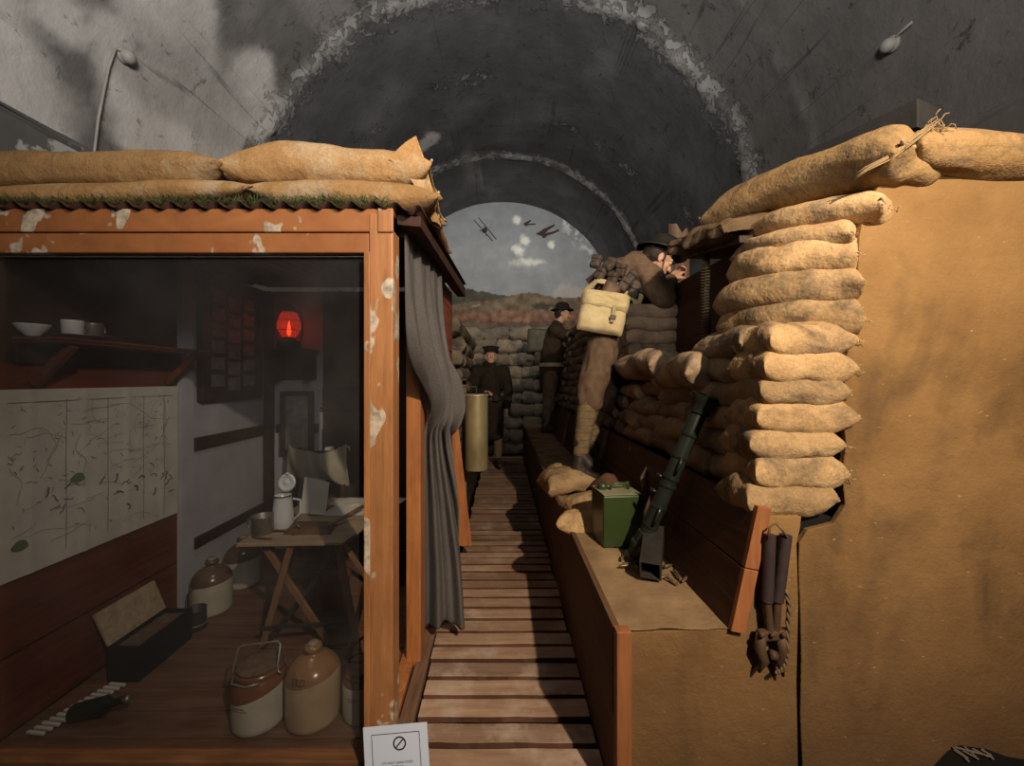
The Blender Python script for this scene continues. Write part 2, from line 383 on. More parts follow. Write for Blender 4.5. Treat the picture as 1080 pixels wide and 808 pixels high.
    def build(s, name, m, parent=None, smooth=False, bevel=0, at=None, angle=None):
        if parent is not None: off = world_of(parent)
        elif at is not None: off = Vector(at)
        else:
            xs = [v.x for v in s.v]; ys = [v.y for v in s.v]; zs = [v.z for v in s.v]
            off = V((min(xs)+max(xs))/2, (min(ys)+max(ys))/2, min(zs))
        o = bpy.data.objects.new(name, s.mesh(name, m, smooth or angle is not None, off)); COL.objects.link(o)
        if parent is not None: o.parent = parent
        else: o.location = off
        if angle is not None: o.data.set_sharp_from_angle(angle=angle)
        if bevel:
            b = o.modifiers.new('Bevel', 'BEVEL'); b.width = bevel; b.segments = 2; b.limit_method = 'ANGLE'
        return o
def world_of(o):
    p = Vector(o.location)
    while o.parent: o = o.parent; p = p+Vector(o.location)
    return p
def tag(o, label=None, cat=None, group=None, kind=None):
    if label: o['label'] = label
    if cat: o['category'] = cat
    if group: o['group'] = group
    if kind: o['kind'] = kind
    return o
def thing(name, loc, label, cat, group=None):
    o = bpy.data.objects.new(name, None); COL.objects.link(o); o.location = loc; o.empty_display_size = .05
    return tag(o, label, cat, group)
def struct(o): o['kind'] = 'structure'; return o
def uvmap(me, fn):
    uv = me.uv_layers.new(name='UVMap')
    for lp in me.loops: uv.data[lp.index].uv = fn(me.vertices[lp.vertex_index].co)
def blob(mb, name, m, parent, voxel=.008, smooth=4, wrinkle=0, wsc=14, seed=0, stretch=(1, 1, 1)):
    """one continuous skin over overlapping closed shapes"""
    off = world_of(parent) if parent is not None else None
    if off is None: raise ValueError
    me = mb.mesh(name, None, False, off)
    t = bpy.data.objects.new('tmp', me); COL.objects.link(t)
    r = t.modifiers.new('r', 'REMESH'); r.mode = 'VOXEL'; r.voxel_size = voxel
    s = t.modifiers.new('s', 'SMOOTH'); s.iterations = smooth; s.factor = .5
    dg = bpy.context.evaluated_depsgraph_get()
    nm = bpy.data.meshes.new_from_object(t.evaluated_get(dg)); bpy.data.objects.remove(t)
    if wrinkle:
        no = [v.normal.copy() for v in nm.vertices]
        for v, n in zip(nm.vertices, no):
            p = Vector((v.co.x*stretch[0], v.co.y*stretch[1], v.co.z*stretch[2]))*wsc+V(seed*3.1, 0, 0)
            a = 1-abs(noise.noise(p))*2
            v.co += n*wrinkle*(a*.6+noise.noise(p*2.1)*.5)
    nm.polygons.foreach_set('use_smooth', [True]*len(nm.polygons)); nm.materials.clear(); nm.materials.append(m)
    o = bpy.data.objects.new(name, nm); nm.name = name; COL.objects.link(o); o.parent = parent
    return o
def text_mb(txt, size):
    cu = bpy.data.curves.new('t', 'FONT'); cu.body = txt; cu.size = size; cu.align_x = 'CENTER'; cu.resolution_u = 2
    o = bpy.data.objects.new('t', cu); COL.objects.link(o)
    me = bpy.data.meshes.new_from_object(o.evaluated_get(bpy.context.evaluated_depsgraph_get()))
    vs = [v.co.copy() for v in me.vertices]; fs = [tuple(p.vertices) for p in me.polygons]
    bpy.data.objects.remove(o); return vs, fs
def rotm(ax, deg): return Matrix.Rotation(math.radians(deg), 4, ax)

# ------------------------------------------------------------------ camera
cam = bpy.data.cameras.new('camera'); cam.sensor_width = 36; cam.lens = F/1080*36
cam.shift_x = (540-CX)/1080; cam.shift_y = (CY-404)/1080*1.0; cam.clip_start = .02
co = bpy.data.objects.new('camera', cam); COL.objects.link(co); co.location = (0, 0, H0); co.rotation_euler = (PI/2, 0, 0)
SC.camera = co

# ------------------------------------------------------------------ vault and mural
RV, ZC, YE = 2.29, 2.53, 8.0
def vhit(px, py):
    d = V((px-CX)/F, 1, -(py-CY)/F)
    a = d.x*d.x+d.z*d.z; zz = H0-ZC; b = 2*zz*d.z; c = zz*zz-RV*RV
    t = (-b+math.sqrt(b*b-4*a*c))/(2*a)
    return V(d.x*t, t, H0+d.z*t)
blobs = [(165, 15, .22), (185, 60, .24), (150, 95, .2), (175, 135, .26), (225, 125, .3), (262, 105, .24), (270, 80, .16), (120, 45, .14), (205, 10, .12), (0, 120, .22), (20, 140, .2), (-40, 60, .3), (70, 20, .1), (455, 145, .1), (447, 152, .09)]
blobs = [(vhit(a, b), r*1.0) for a, b, r in blobs]
def build_vault():
    mb = MB(); nu, nv = 150, 230; y0, y1 = -2.6, YE; cols = []; wides = []
    def fn(u, w):
        th = PI*(1-u); Y = lerp(y0, y1, w); base = V(RV*math.cos(th), Y, ZC+RV*math.sin(th))
        n1 = fbm(base*1.6, 4); n2 = fbm(base*6+V(3, 0, 0), 3)
        d = .012*n1
        rib = 0; wide = 0
        for yc in (4.75, 5.4): wide = max(wide, .8*sstep(.2, .03, abs(Y-yc-.12*n1))*sstep(.0, .35, noise.noise(V(th*2.5, yc, 0))))
        for yc, wd, hh in ((3.62, .10, .05), (6.35, .07, .05), (2.95, .09, .012)):
            e = abs(Y-yc-.05*n1)
            k = sstep(wd, wd*.25, e)
            d += hh*k*(.45+.9*max(0, n2)); rib = max(rib, k*(.25+1.3*max(0, n2)) if hh > .02 else k*.6*max(0, n2)); wide = max(wide, sstep(wd*3, wd*.3, e) if hh > .02 else 0)
        if 3.7 < Y < 6.3: d += .018
        if Y > 6.35: d += .05
        p = V((RV-d)*math.cos(th), Y, ZC+(RV-d)*math.sin(th))
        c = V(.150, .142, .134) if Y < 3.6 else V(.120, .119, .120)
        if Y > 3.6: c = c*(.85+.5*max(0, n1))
        f = 0
        for q, r in blobs:
            e = (base-q).length/(r*1.25)+.35*n1+.18*n2
            f = max(f, sstep(1.25, .75, e))
        c = c.lerp(V(.56, .535, .50), f*.95)
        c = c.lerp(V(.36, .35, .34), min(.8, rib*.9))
        # long pale wash running down the left haunch
        s = sstep(.25, .6, fbm(V(th*3, Y*.5, 2.), 3)) if th > PI*.55 else 0
        c = c.lerp(V(.30, .285, .265), s*.55)
        wides.append(wide); cols.append(c); return p
    mb.grid(fn, nu, nv)
    o = mb.build('ceiling', M['vault'], at=(0, 0, 0), smooth=True); struct(o)
    ca = o.data.color_attributes.new('Col', 'FLOAT_COLOR', 'POINT')
    for i, c in enumerate(cols): ca.data[i].color = (c.x, c.y, c.z, wides[i])
    uvmap(o.data, lambda p: (math.atan2(p.z-ZC, p.x)*RV, p.y))
build_vault()
for sx, nm in ((-1, 'wall_left'), (1, 'wall_right')):
    mb = MB(); mb.box((sx*RV-.05, -2.6, -.15), (sx*RV+.05, YE, ZC)); struct(mb.build(nm, M['greypaint'], at=(0, 0, 0)))
    mb = MB()
    def fl(u, w): 
        Y = lerp(-2.6, YE, w); a = u*2*PI; n = fbm(V(Y*3, sx, a), 3)
        return V(sx*(RV-.01)+(.05+.012*n)*math.cos(a), Y, ZC-.01+(.04+.012*n)*math.sin(a))
    mb.grid(fl, 10, 120)
    struct(mb.build('trim_1' if sx < 0 else 'trim_2', M['greypaint'], at=(0, 0, 0), smooth=True))
mb = MB(); mb.box((-2.4, -2.7, -.15), (2.4, -2.6, 4.9)); struct(mb.build('wall_front', M['greypaint'], at=(0, 0, 0)))
mb = MB(); mb.box((-2.4, -2.7, -.25), (2.4, YE+.1, -.15)); struct(mb.build('floor', M['floor'], at=(0, 0, 0)))

def build_mural():
    mb = MB(); cols = []; nu, nv = 300, 260
    puffs = [(545, 232, 4.5, 1.), (554, 253, 5.5, .9), (548, 264, 6, 1.), (541, 262, 3, .7), (581, 258, 4.2, 1.2), (560, 276, 8, .55), (552, 277, 9, .4)]
    def fn(u, w):
        x = lerp(-2.35, 2.35, u); z = lerp(0, 4.9, w); Y = YE-.02
        px = CX+x*F/Y; py = CY-(z-H0)*F/Y
        q = V(px*.03, py*.03, 0); n = fbm(q, 4); n2 = fbm(q*5, 3)
        c = V(.30, .315, .32)*(1+.10*n)
        c = c.lerp(V(.235, .25, .26), sstep(300, 220, py)*.5)
        # cloud bank low on the right and peeled paint by the arch
        k = sstep(.0, .6, n+.6*sstep(255, 305, py)*sstep(560, 640, px)-.25)*sstep(540, 600, px)*sstep(240, 280, py)
        c = c.lerp(V(.52, .47, .42), k*.7)
        rr = math.hypot(px-524, py-334)
        k = sstep(.1, .45, n2+.2)*sstep(106, 122, rr)*sstep(585, 600, px)*sstep(300, 250, py)
        c = c.lerp(V(.62, .63, .62), k)
        for a, b, r, s_ in puffs:
            fx = 1 if r < 7 else .25
            e = math.hypot((px-a)*(1 if fx == 1 else .55), (py-b)/(1 if fx == 1 else .5))/r
            c = c.lerp(V(.78, .76, .68), min(1, sstep(1.3, .3, e+.5*n2)*s_))
        # hills
        far = 303+10*math.sin((px-478)*.018)+abs(px-478)*.05 - 2
        if px < 545: 
            ridge = 303+max(0, (px-482))*.17+1.5*n2
            if py > ridge: c = V(.065, .065, .055).lerp(V(.10, .09, .07), .5+n2)
        ridge = 318-9*math.exp(-((px-556)/26)**2)-4*math.exp(-((px-610)/30)**2)+1.2*n2+3*sstep(500, 478, px)
        if py > ridge: c = V(.175, .13, .085)*(1+.5*n2)
        dk = sstep(1.2, .6, math.hypot((px-572)/11, (py-323)/4)+.5*n2)
        c = c.lerp(V(.05, .045, .035), dk*.8)
        if py > 329+4*n+max(0, 500-px)*.12: c = V(.24, .13, .085)*(1+.55*n2)
        if py > 339+2*n2: c = V(.14, .10, .07)*(1+.5*n2)
        if 484 < px < 548 and abs(py-(325-(px-490)*.2)) < .5 and n > 0: c = V(.4, .36, .28)
        cols.append(c); return V(x, Y, z)
    mb.grid(fn, nu, nv)
    o = mb.build('wall_end', M['mural'], at=(0, 0, 0), smooth=True); struct(o)
    ca = o.data.color_attributes.new('Col', 'FLOAT_COLOR', 'POINT')
    for i, c in enumerate(cols): ca.data[i].color = (c.x, c.y, c.z, 1)
    # painted aeroplanes: flat painted shapes lying on the wall
    def plane(polys, nm):
        m = MB()
        for pl in polys:
            vs = [P(a, b, YE-.024) for a, b in pl]; m.add(vs, [tuple(range(len(vs)))])
        m.build(nm, M['planepaint'], o)
    plane([[(499.5, 232), (500.3, 231.6), (520, 254), (519, 254.6)], [(504.3, 229.8), (505.1, 229.4), (524, 252.4), (523, 252.8)],
           [(509, 242), (511, 239), (514, 241), (514, 244), (511, 246), (508.5, 245)], [(506, 243), (509, 242), (509, 243), (506, 244.4)], [(512, 245), (513.5, 249), (512.6, 249)], [(515, 241), (518, 239), (518, 239.8)]], 'painted_aeroplane')
    plane([[(552, 236), (554, 234.6), (559, 232), (560.5, 232.6), (557, 236), (565, 235.6), (565, 237), (557, 237.6), (555, 239), (553.5, 238)]], 'painted_aeroplane')
    plane([[(565, 246.6), (568, 245.2), (573, 241.6), (584, 236.6), (585.5, 238), (578, 243), (575, 246), (584, 244), (589, 241.6), (590, 243.6), (584, 246.4), (577, 248.6), (575, 251), (572, 251), (571.6, 249), (568, 248)]], 'painted_aeroplane')
M['planepaint'] = simple('plane_paint', (.06, .035, .03), (.05, .03, .026), 4, .9, bump=0)
build_mural()
# ceiling fixtures
for i, (px, py, lab) in enumerate(((129, 58, 'dusty dome-shaped ceiling fitting on the pale patch of vault, left, with a cable'), (943, 46, 'small dusty dome-shaped ceiling fitting on the dark vault at the upper right'))):
    p = vhit(px, py); nrm = V(p.x, 0, p.z-ZC).normalized(); p = p-nrm*.03
    rot = nrm.to_track_quat('Z', 'Y').to_matrix().to_4x4() @ Matrix.Scale(-1, 4)
    t = thing('ceiling_fitting', p, lab, 'ceiling fitting', None)
    MB().lathe([(.036, -.03), (.036, -.005), (.036, .01), (.032, .025), (.022, .036), (.008, .041)], 20, p, rot).build('dome', M['fixture'], t, smooth=True)
    MB().lathe([(.041, -.03), (.041, -.012), (.036, -.008)], 20, p, rot).build('base_ring', M['fixture'], t, smooth=True)
    pts = []
    if i == 0:
        for a, b in ((126, 55), (118, 50), (111, 70), (104, 105), (100, 125), (97, 150), (94, 175)): q = vhit(a, b); pts.append(q-V(q.x, 0, q.z-ZC).normalized()*.02)
    else:
        for a, b in ((945, 43), (952, 34), (966, 22)): q = vhit(a, b); pts.append(q-V(q.x, 0, q.z-ZC).normalized()*.02)
    MB().tube(pts, .007, 8).build('cable', M['fixture'], t, smooth=True)

# ------------------------------------------------------------------ sandbags
def bag_mesh(name, seed, L, W, H, m, nu=30, nv=20, bend=0, pu=4.6, curl=0):
    rr = random.Random(seed); mb = MB(); o3 = V(seed*3.7, seed*1.3, 0)
    def pt(u, v, s):
        su = abs(u)
        er = .5 if pu > 6 else 1.; hx = L/2*(1-.07*er*(1-abs(v)**4)); hy = W/2*(1-.10*er*(1-su**6))
        x = u*hx; y = v*hy
        h = H/2*max(0, 1-su**pu)**(.55 if pu < 6.5 else .38)*max(0, 1-abs(v)**3.4)**.5
        h *= 1+.13*math.sin(v*7+seed)*su**3+.22*fbm(V(u*1.5, v*1.2, s)+o3, 3)
        z = s*h*(1 if s > 0 else .82)+s*.004
        q = V(x/L, y/W, s)*3+o3
        x += .022*fbm(q+V(5, 0, 0), 2)*L; y += .03*fbm(q+V(0, 9, 0), 2)*W
        y -= curl*max(0, u+.2)**2
        z += -bend*u*u+.10*H*noise.noise(V(u*1.3, v*.8, 0)+o3)
        # creases near the tied ends
        z += .05*H*su**2*s*(1-abs(noise.noise(V(u*2, v*7, seed)))*2)*(1-su**8)*(1-v**8)
        return V(x, y, z)
    def map1(t): return math.sin((t*2-1)*PI/2)*.55+(t*2-1)*.45
    for s in (1, -1): mb.grid(lambda a, b: pt(map1(a), map1(b), s), nu, nv)
    n0 = (nu+1)*(nv+1); ring = [j for j in range(nu+1)]+[i*(nu+1)+nu for i in range(1, nv+1)]+[nv*(nu+1)+j for j in range(nu-1, -1, -1)]+[i*(nu+1) for i in range(nv-1, 0, -1)]
    for a, b in zip(ring, ring[1:]+ring[:1]): mb.f.append((a, b, b+n0, a+n0))
    me = mb.mesh(name, m, True); uvmap(me, lambda p: (p.x, p.y)); return me
def hem_mb(L, W, seed, side=1, frayed=True):      # folded hem with loose threads along one end
    rr = random.Random(seed); mb = MB(); pts = []
    for i in range(13):
        v = i/12*2-1; pts.append(V(side*L/2*(.94+.06*abs(v)**4), v*W*.49, .012*noise.noise(V(v*2, seed, 0))))
    mb.tube(pts, [.004]+[.0065]*11+[.004], 6)
    if frayed:
        for k in range(10):
            p = pts[rr.randrange(13)]; q = p
            path = [p]
            for j in range(4): q = q+V(side*rr.uniform(.001, .008), rr.uniform(-.007, .007), rr.uniform(-.009, .005)); path.append(q)
            mb.tube(path, .0011, 4)
    return mb
bag_i = [0]
def put_bag(me, loc, rot, scale, label, group, cat='sandbag', hem=None):
    o = bpy.data.objects.new('sandbag', me); COL.objects.link(o)
    o.location = loc; o.rotation_euler = rot; o.scale = scale; tag(o, label, cat, group)
    if hem:
        h = bpy.data.objects.new('stitched_hem', hem); COL.objects.link(h); h.parent = o
    return o
ordn = ['first', 'second', 'third', 'fourth', 'fifth', 'sixth', 'seventh', 'eighth', 'ninth', 'tenth', 'eleventh', 'twelfth', 'thirteenth', 'fourteenth', 'fifteenth']

# front pillar: bags whose ends face the viewer
near_me = [bag_mesh('sandbag_near', s, .30, .30, .125, M['bag'], 44, 28, pu=6.4) for s in (1, 2, 3, 4)]
near_hem = [hem_mb(.30, .30, s).mesh('hem', M['thread'], True) for s in (1, 2, 3, 4)]
fy = 1.25
front = [(790, 886, 513, 549), (800, 897, 483, 521), (795, 893, 456, 489), (803, 907, 423, 460), (806, 899, 400, 430), (806, 907, 371, 406), (812, 907, 343, 377)]
pil_lab = ['lowest sandbag of the front pillar, directly above the hanging wire cutters', 'second sandbag up in the front pillar by the sand-coloured board', 'third sandbag up in the front pillar, one of its narrow ones',
           'fourth sandbag up in the front pillar, plump and pointed at its right end', 'fifth sandbag up in the front pillar, thin, between two plump ones', 'sixth sandbag up in the front pillar, frayed at its left end', 'seventh sandbag up in the front pillar, tapering to a point at right']
for i, (a, b, c, d) in enumerate(front):
    A, B = P(a, d, fy), P(b, c, fy); w, h = B.x-A.x, B.z-A.z
    put_bag(near_me[i % 4], ((A.x+B.x)/2, fy+.105, (A.z+B.z)/2), (R.uniform(-.03, .03), R.uniform(-.05, .05), R.uniform(-.04, .04)),
            ((w/.30)*1.02, .68, h/.115*1.22), pil_lab[i], 'sandbags stacked in the front pillar', hem=near_hem[i % 4])
# upper pillar bags running back from the opening's edge
upper = [((905, 1.30, 338), (772, 1.50, 335), .125, .26, 'sandbag with a long stitched seam, eighth up in the front pillar'),
         ((905, 1.30, 300), (768, 1.52, 312), .105, .26, 'sandbag arching over the seamed one, ninth up in the front pillar'),
         ((905, 1.30, 271), (782, 1.52, 278), .12, .26, 'plump sandbag with white flecks, tenth up in the front pillar'),
         ((908, 1.29, 247), (782, 1.58, 258), .085, .25, 'flattened sandbag under the frayed one, eleventh up in the front pillar'),
         ((942, 1.24, 212), (788, 1.62, 240), .085, .24, 'frayed sandbag sloping down to the left near the pillar top')]
for i, (a, b, h, w, lab) in enumerate(upper):
    A, B = P(a[0], a[2], a[1]), P(b[0], b[2], b[1]); A += V(.03, .05, 0); B += V(.01, .10, 0); d = B-A; L = d.length
    ang = math.atan2(d.y, d.x); pit = math.atan2(d.z, math.hypot(d.x, d.y))
    me = bag_mesh('sandbag_upper', 20+i, L*1.12, w, h*1.38, M['bag'], 50, 28, bend=.012, pu=9, curl=.12)
    hm = hem_mb(L*1.10, w, 30+i, -1).mesh('hem', M['thread'], True)
    put_bag(me, (A+B)/2, (0, -pit, ang), (1, 1, 1), lab, 'sandbags stacked in the front pillar', hem=hm)
# side-facing bags of the pillar, above the revetment board
side_me = [bag_mesh('sandbag_side', 40+s, .38, .26, .12, M['bag_shaded'], 30, 20, pu=9) for s in range(5)]
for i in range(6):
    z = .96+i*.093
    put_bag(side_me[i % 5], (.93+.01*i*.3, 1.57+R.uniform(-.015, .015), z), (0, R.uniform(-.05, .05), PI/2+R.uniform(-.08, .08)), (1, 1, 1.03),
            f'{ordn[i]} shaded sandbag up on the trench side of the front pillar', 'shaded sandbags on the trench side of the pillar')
# long bags on the wall top
tme = bag_mesh('sandbag_top', 61, .84, .28, .19, M['bag_top'], 60, 26, bend=.03, pu=10)
thm = hem_mb(.86, .26, 62, 1).mesh('hem', M['thread'], True)
put_bag(tme, (1.19, 1.62, 2.05), (0, -math.radians(-8), math.radians(-78)), (1, 1, 1), 'longest sandbag, lying back along the wall top, its near end tied and frayed', 'long sandbags along the wall top', hem=thm)
tm2 = bag_mesh('sandbag_top', 63, 1.0, .28, .18, M['bag_top'], 60, 26, pu=10)
put_bag(tm2, (1.72, 1.36, 1.99), (0, 0, math.radians(3)), (1, 1, .88), 'smooth rolled sandbag along the top edge of the sand-coloured board', 'long sandbags along the wall top')
# frayed knot on the tied end
mb = MB(); rr = random.Random(5); p0 = P(986, 132, 1.22)
for k in range(26):
    q = p0+V(rr.uniform(-.02, .02), rr.uniform(-.01, .01), rr.uniform(-.02, .01)); path = [q]
    for j in range(4): q = q+V(rr.uniform(-.008, .012), rr.uniform(-.008, .004), rr.uniform(-.014, .014)); path.append(q)
    mb.tube(path, .0016, 4)
path = [P(986, 130, 1.2), P(965, 145, 1.19), P(940, 165, 1.2), P(915, 178, 1.22), P(900, 188, 1.25)]
for k in range(5): mb.tube([p+V(rr.uniform(-.006, .006), 0, k*.004-.008+rr.uniform(-.003, .003)) for p in path], .0022, 5)
for o_ in [o for o in COL.objects if o.name.startswith('sandbag') and o.get('label', '').startswith('longest')]:
    inv = (Matrix.Translation(o_.location) @ o_.rotation_euler.to_matrix().to_4x4()).inverted(); mb.xf(inv)
    h = bpy.data.objects.new('tied_neck', mb.mesh('tied_neck', M['strand'], True)); COL.objects.link(h); h.parent = o_

# revetment wall: low section in front of the opening, then the full height wall beyond
rev_me = [bag_mesh('sandbag_wall', 70+s, .395, .27, .122, M['bag_shaded'], 28, 18, pu=9) for s in range(8)]
def face_x(z): return .805+(z-.9)*.10
for c in range(4):
    z = .955+c*.092; y = 1.78+(.19 if c % 2 else 0); k = 0
    while y < 2.75:
        put_bag(R.choice(rev_me), (face_x(z)+.125+R.uniform(-.012, .02), y, z+R.uniform(-.006, .006)), (R.uniform(-.12, .12), R.uniform(-.06, .06), PI/2+R.uniform(-.1, .1)), (R.uniform(.93, 1.08), 1, R.uniform(.95, 1.15)),
                f'shaded sandbag below the opening, {ordn[k]} from the pillar in the {ordn[c]} course above the plank', 'sandbags of the low wall below the opening'); k += 1
        y += .355
lme = [bag_mesh('sandbag_ledge', 90+s, .62, .38, .19, M['bag_shaded'], 44, 28, bend=.03, pu=7) for s in range(2)]
put_bag(lme[0], (.965, 1.93, 1.325), (.12, .05, PI/2-.12), (1, 1, 1), 'large slumped sandbag on the ledge below the hanging cartridge belt', 'slumped sandbags on the ledge of the opening')
put_bag(lme[1], (.935, 2.42, 1.365), (.25, -.05, PI/2+.10), (.85, 1, .9), 'large slumped sandbag on the ledge just right of the soldier', 'slumped sandbags on the ledge of the opening')
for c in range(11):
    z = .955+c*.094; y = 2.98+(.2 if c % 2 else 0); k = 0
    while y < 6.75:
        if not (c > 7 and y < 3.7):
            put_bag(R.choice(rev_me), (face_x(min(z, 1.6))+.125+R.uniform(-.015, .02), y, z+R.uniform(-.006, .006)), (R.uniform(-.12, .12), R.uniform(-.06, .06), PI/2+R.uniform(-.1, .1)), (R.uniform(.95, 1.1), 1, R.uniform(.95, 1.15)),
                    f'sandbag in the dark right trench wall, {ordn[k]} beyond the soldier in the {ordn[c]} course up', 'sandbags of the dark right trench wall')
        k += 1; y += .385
for c in range(5):      # the jamb on the far side of the opening, facing the viewer
    z = 1.40+c*.085
    put_bag(rev_me[c % 8], (.99+R.uniform(-.015, .015), 2.76, z), (R.uniform(-.1, .1), R.uniform(-.06, .06), R.uniform(-.1, .1)), (.95, .9, 1.0),
            f'{ordn[c]} sandbag up in the far jamb of the opening by the soldier', 'sandbags in the far jamb of the opening')
# far cross wall
far_me = [bag_mesh('sandbag_far', 110+s, .47, .30, .26, M['bag_far_shaded'], 24, 16, pu=8) for s in range(6)]
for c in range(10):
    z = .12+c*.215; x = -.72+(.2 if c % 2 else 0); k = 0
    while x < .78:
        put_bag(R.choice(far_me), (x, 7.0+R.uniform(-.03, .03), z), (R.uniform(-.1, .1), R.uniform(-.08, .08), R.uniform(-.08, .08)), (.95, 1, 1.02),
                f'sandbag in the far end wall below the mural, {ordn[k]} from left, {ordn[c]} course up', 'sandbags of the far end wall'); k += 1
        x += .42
lw_me = [bag_mesh('sandbag_left', 130+s, .50, .30, .21, M['bag_far_shaded'], 24, 16, pu=8) for s in range(5)]
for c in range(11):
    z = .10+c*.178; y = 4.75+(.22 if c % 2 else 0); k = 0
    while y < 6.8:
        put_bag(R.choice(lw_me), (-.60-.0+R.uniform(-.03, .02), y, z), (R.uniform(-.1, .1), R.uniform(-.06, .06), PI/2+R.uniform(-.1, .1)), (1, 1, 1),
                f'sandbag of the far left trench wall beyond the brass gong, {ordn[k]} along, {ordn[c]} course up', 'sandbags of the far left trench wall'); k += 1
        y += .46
# dark backing behind the bag walls
mb = MB(); mb.box((1.13, 1.55, -.15), (1.2, 6.95, 1.92)); struct(mb.build('wall_trench_right', M['openback'], at=(0, 0, 0)))
mb = MB(); mb.box((-.78, 3.3, -.15), (-.74, 7.0, 1.9)); struct(mb.build('wall_trench_left', M['soil'], at=(0, 0, 0)))
mb = MB(); mb.box((-.9, 7.16, -.15), (1.2, 7.22, 2.1)); struct(mb.build('wall_trench_end', M['soil'], at=(0, 0, 0)))

# ------------------------------------------------------------------ sand-coloured boards on the right
def pz(px, py, Y=1.26): q = P(px, py, Y); return (q.x, q.z)
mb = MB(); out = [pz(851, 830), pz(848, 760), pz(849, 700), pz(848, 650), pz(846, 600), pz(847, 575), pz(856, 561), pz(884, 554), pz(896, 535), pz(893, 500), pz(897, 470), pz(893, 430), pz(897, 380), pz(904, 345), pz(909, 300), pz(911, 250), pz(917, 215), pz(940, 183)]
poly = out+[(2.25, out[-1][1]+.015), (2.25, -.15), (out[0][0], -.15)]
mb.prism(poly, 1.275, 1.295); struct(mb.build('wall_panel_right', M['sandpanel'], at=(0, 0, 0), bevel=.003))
wp = COL.objects['wall_panel_right']; rr = random.Random(8)
tc = [P(x, y, 1.273) for x, y in ((985, 808), (1000, 792), (1012, 786), (1040, 790), (1062, 798), (1090, 803), (1090, 830), (985, 830))]
MB().add(tc, [tuple(range(8))]).build('torn_hole', M['black'], wp)
mb = MB()
for k in range(11):
    a = P(1004+rr.uniform(0, 34), 786+rr.uniform(0, 8), 1.27); b = a+V(rr.uniform(.02, .07), -.004, -rr.uniform(.012, .03)); mb.bar(a, b, .0022, .004)
mb.build('torn_fibres', M['torn'], wp)
mb = MB(); mb.box((.86, 1.30, -.15), (1.05, 1.33, .86)); struct(mb.build('gap_shade_backing', M['black'], at=(0, 0, 0)))  # black sheet added behind the gap between boards to stand for its shade

# ------------------------------------------------------------------ fire step
SX, SZ, SY = .362, .535, 1.25
st = thing('fire_step', (.5, 1.3, -.15), 'long earth-topped fire step with a plank front running down the trench', 'step')
mb = MB()
def steptop(u, w):
    x = lerp(SX, .72, u); Y = lerp(SY, 6.9, w); return V(x, Y, SZ+.012*fbm(V(x*6, Y*4, 0), 4)*(1 if .02 < u else .2))
mb.grid(steptop, 14, 160); mb.build('step_top', M['steptop'], st, smooth=True)
mb = MB(); mb.box((SX-.022, SY+.01, .27), (SX, 6.9, SZ+.004)); mb.box((SX-.018, SY+.01, -.14), (SX-.002, 6.9, .262)); mb.build('front_board', M['stepfront'], st, bevel=.002)
mb = MB(); a = P(648, 668, 1.225); b = P(664, 668, 1.225)
mb.box((.340, 1.212, -.15), (.385, 1.25, SZ+.012)); mb.build('corner_post', M['revet_end'], st, bevel=.003)
mb = MB()
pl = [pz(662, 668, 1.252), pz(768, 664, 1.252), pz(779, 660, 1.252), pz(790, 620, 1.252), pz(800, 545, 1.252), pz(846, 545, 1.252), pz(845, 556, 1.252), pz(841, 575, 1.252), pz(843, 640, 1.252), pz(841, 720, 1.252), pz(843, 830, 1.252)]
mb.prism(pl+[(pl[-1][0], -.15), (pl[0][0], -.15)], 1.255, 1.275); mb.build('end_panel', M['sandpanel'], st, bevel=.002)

# revetment planks above the step
A0 = V(.693, 1.235, SZ); A1 = V(.775, 1.235, .915); th = V(.042, 0, -.008)
for k, (t0, t1, lab) in enumerate(((0, .5, 'lower dark plank of the revetment behind the fire step'), (.51, 1, 'upper dark plank of the revetment, just under the sandbags'))):
    a, b = A0.lerp(A1, t0), A0.lerp(A1, t1); far = V(0, 5.6, 0); e = .02
    t = thing('revetment_plank', (.73, 1.24, SZ), lab, 'plank', 'revetment planks')
    mb = MB(); mb.hexa([a+V(0, e, 0), a+far, a+far+th, a+th+V(0, e, 0), b+V(0, e, 0), b+far, b+far+th, b+th+V(0, e, 0)]); mb.build('board', M['revet'], t, bevel=.003)
    mb = MB(); mb.hexa([a, a+V(0, e, 0), a+th+V(0, e, 0), a+th, b, b+V(0, e, 0), b+th+V(0, e, 0), b+th]); tag(mb.build('sawn_end', M['revet_end'], t, bevel=.002), 'orange sawn end chipped to white')
for k, (Y, lab) in enumerate(((2.95, 'upright wooden stake holding the revetment just behind the soldier\'s boots'), (4.6, 'upright wooden stake further along the dark revetment'))):
    mb = MB(); mb.hexa([V(.655, Y, SZ), V(.655, Y+.05, SZ), V(.69, Y+.05, SZ), V(.69, Y, SZ), V(.74, Y, .93), V(.74, Y+.05, .93), V(.775, Y+.05, .93), V(.775, Y, .93)])
    tag(mb.build('revetment_stake', M['oldwood'], bevel=.004), lab, 'stake', 'revetment stakes')

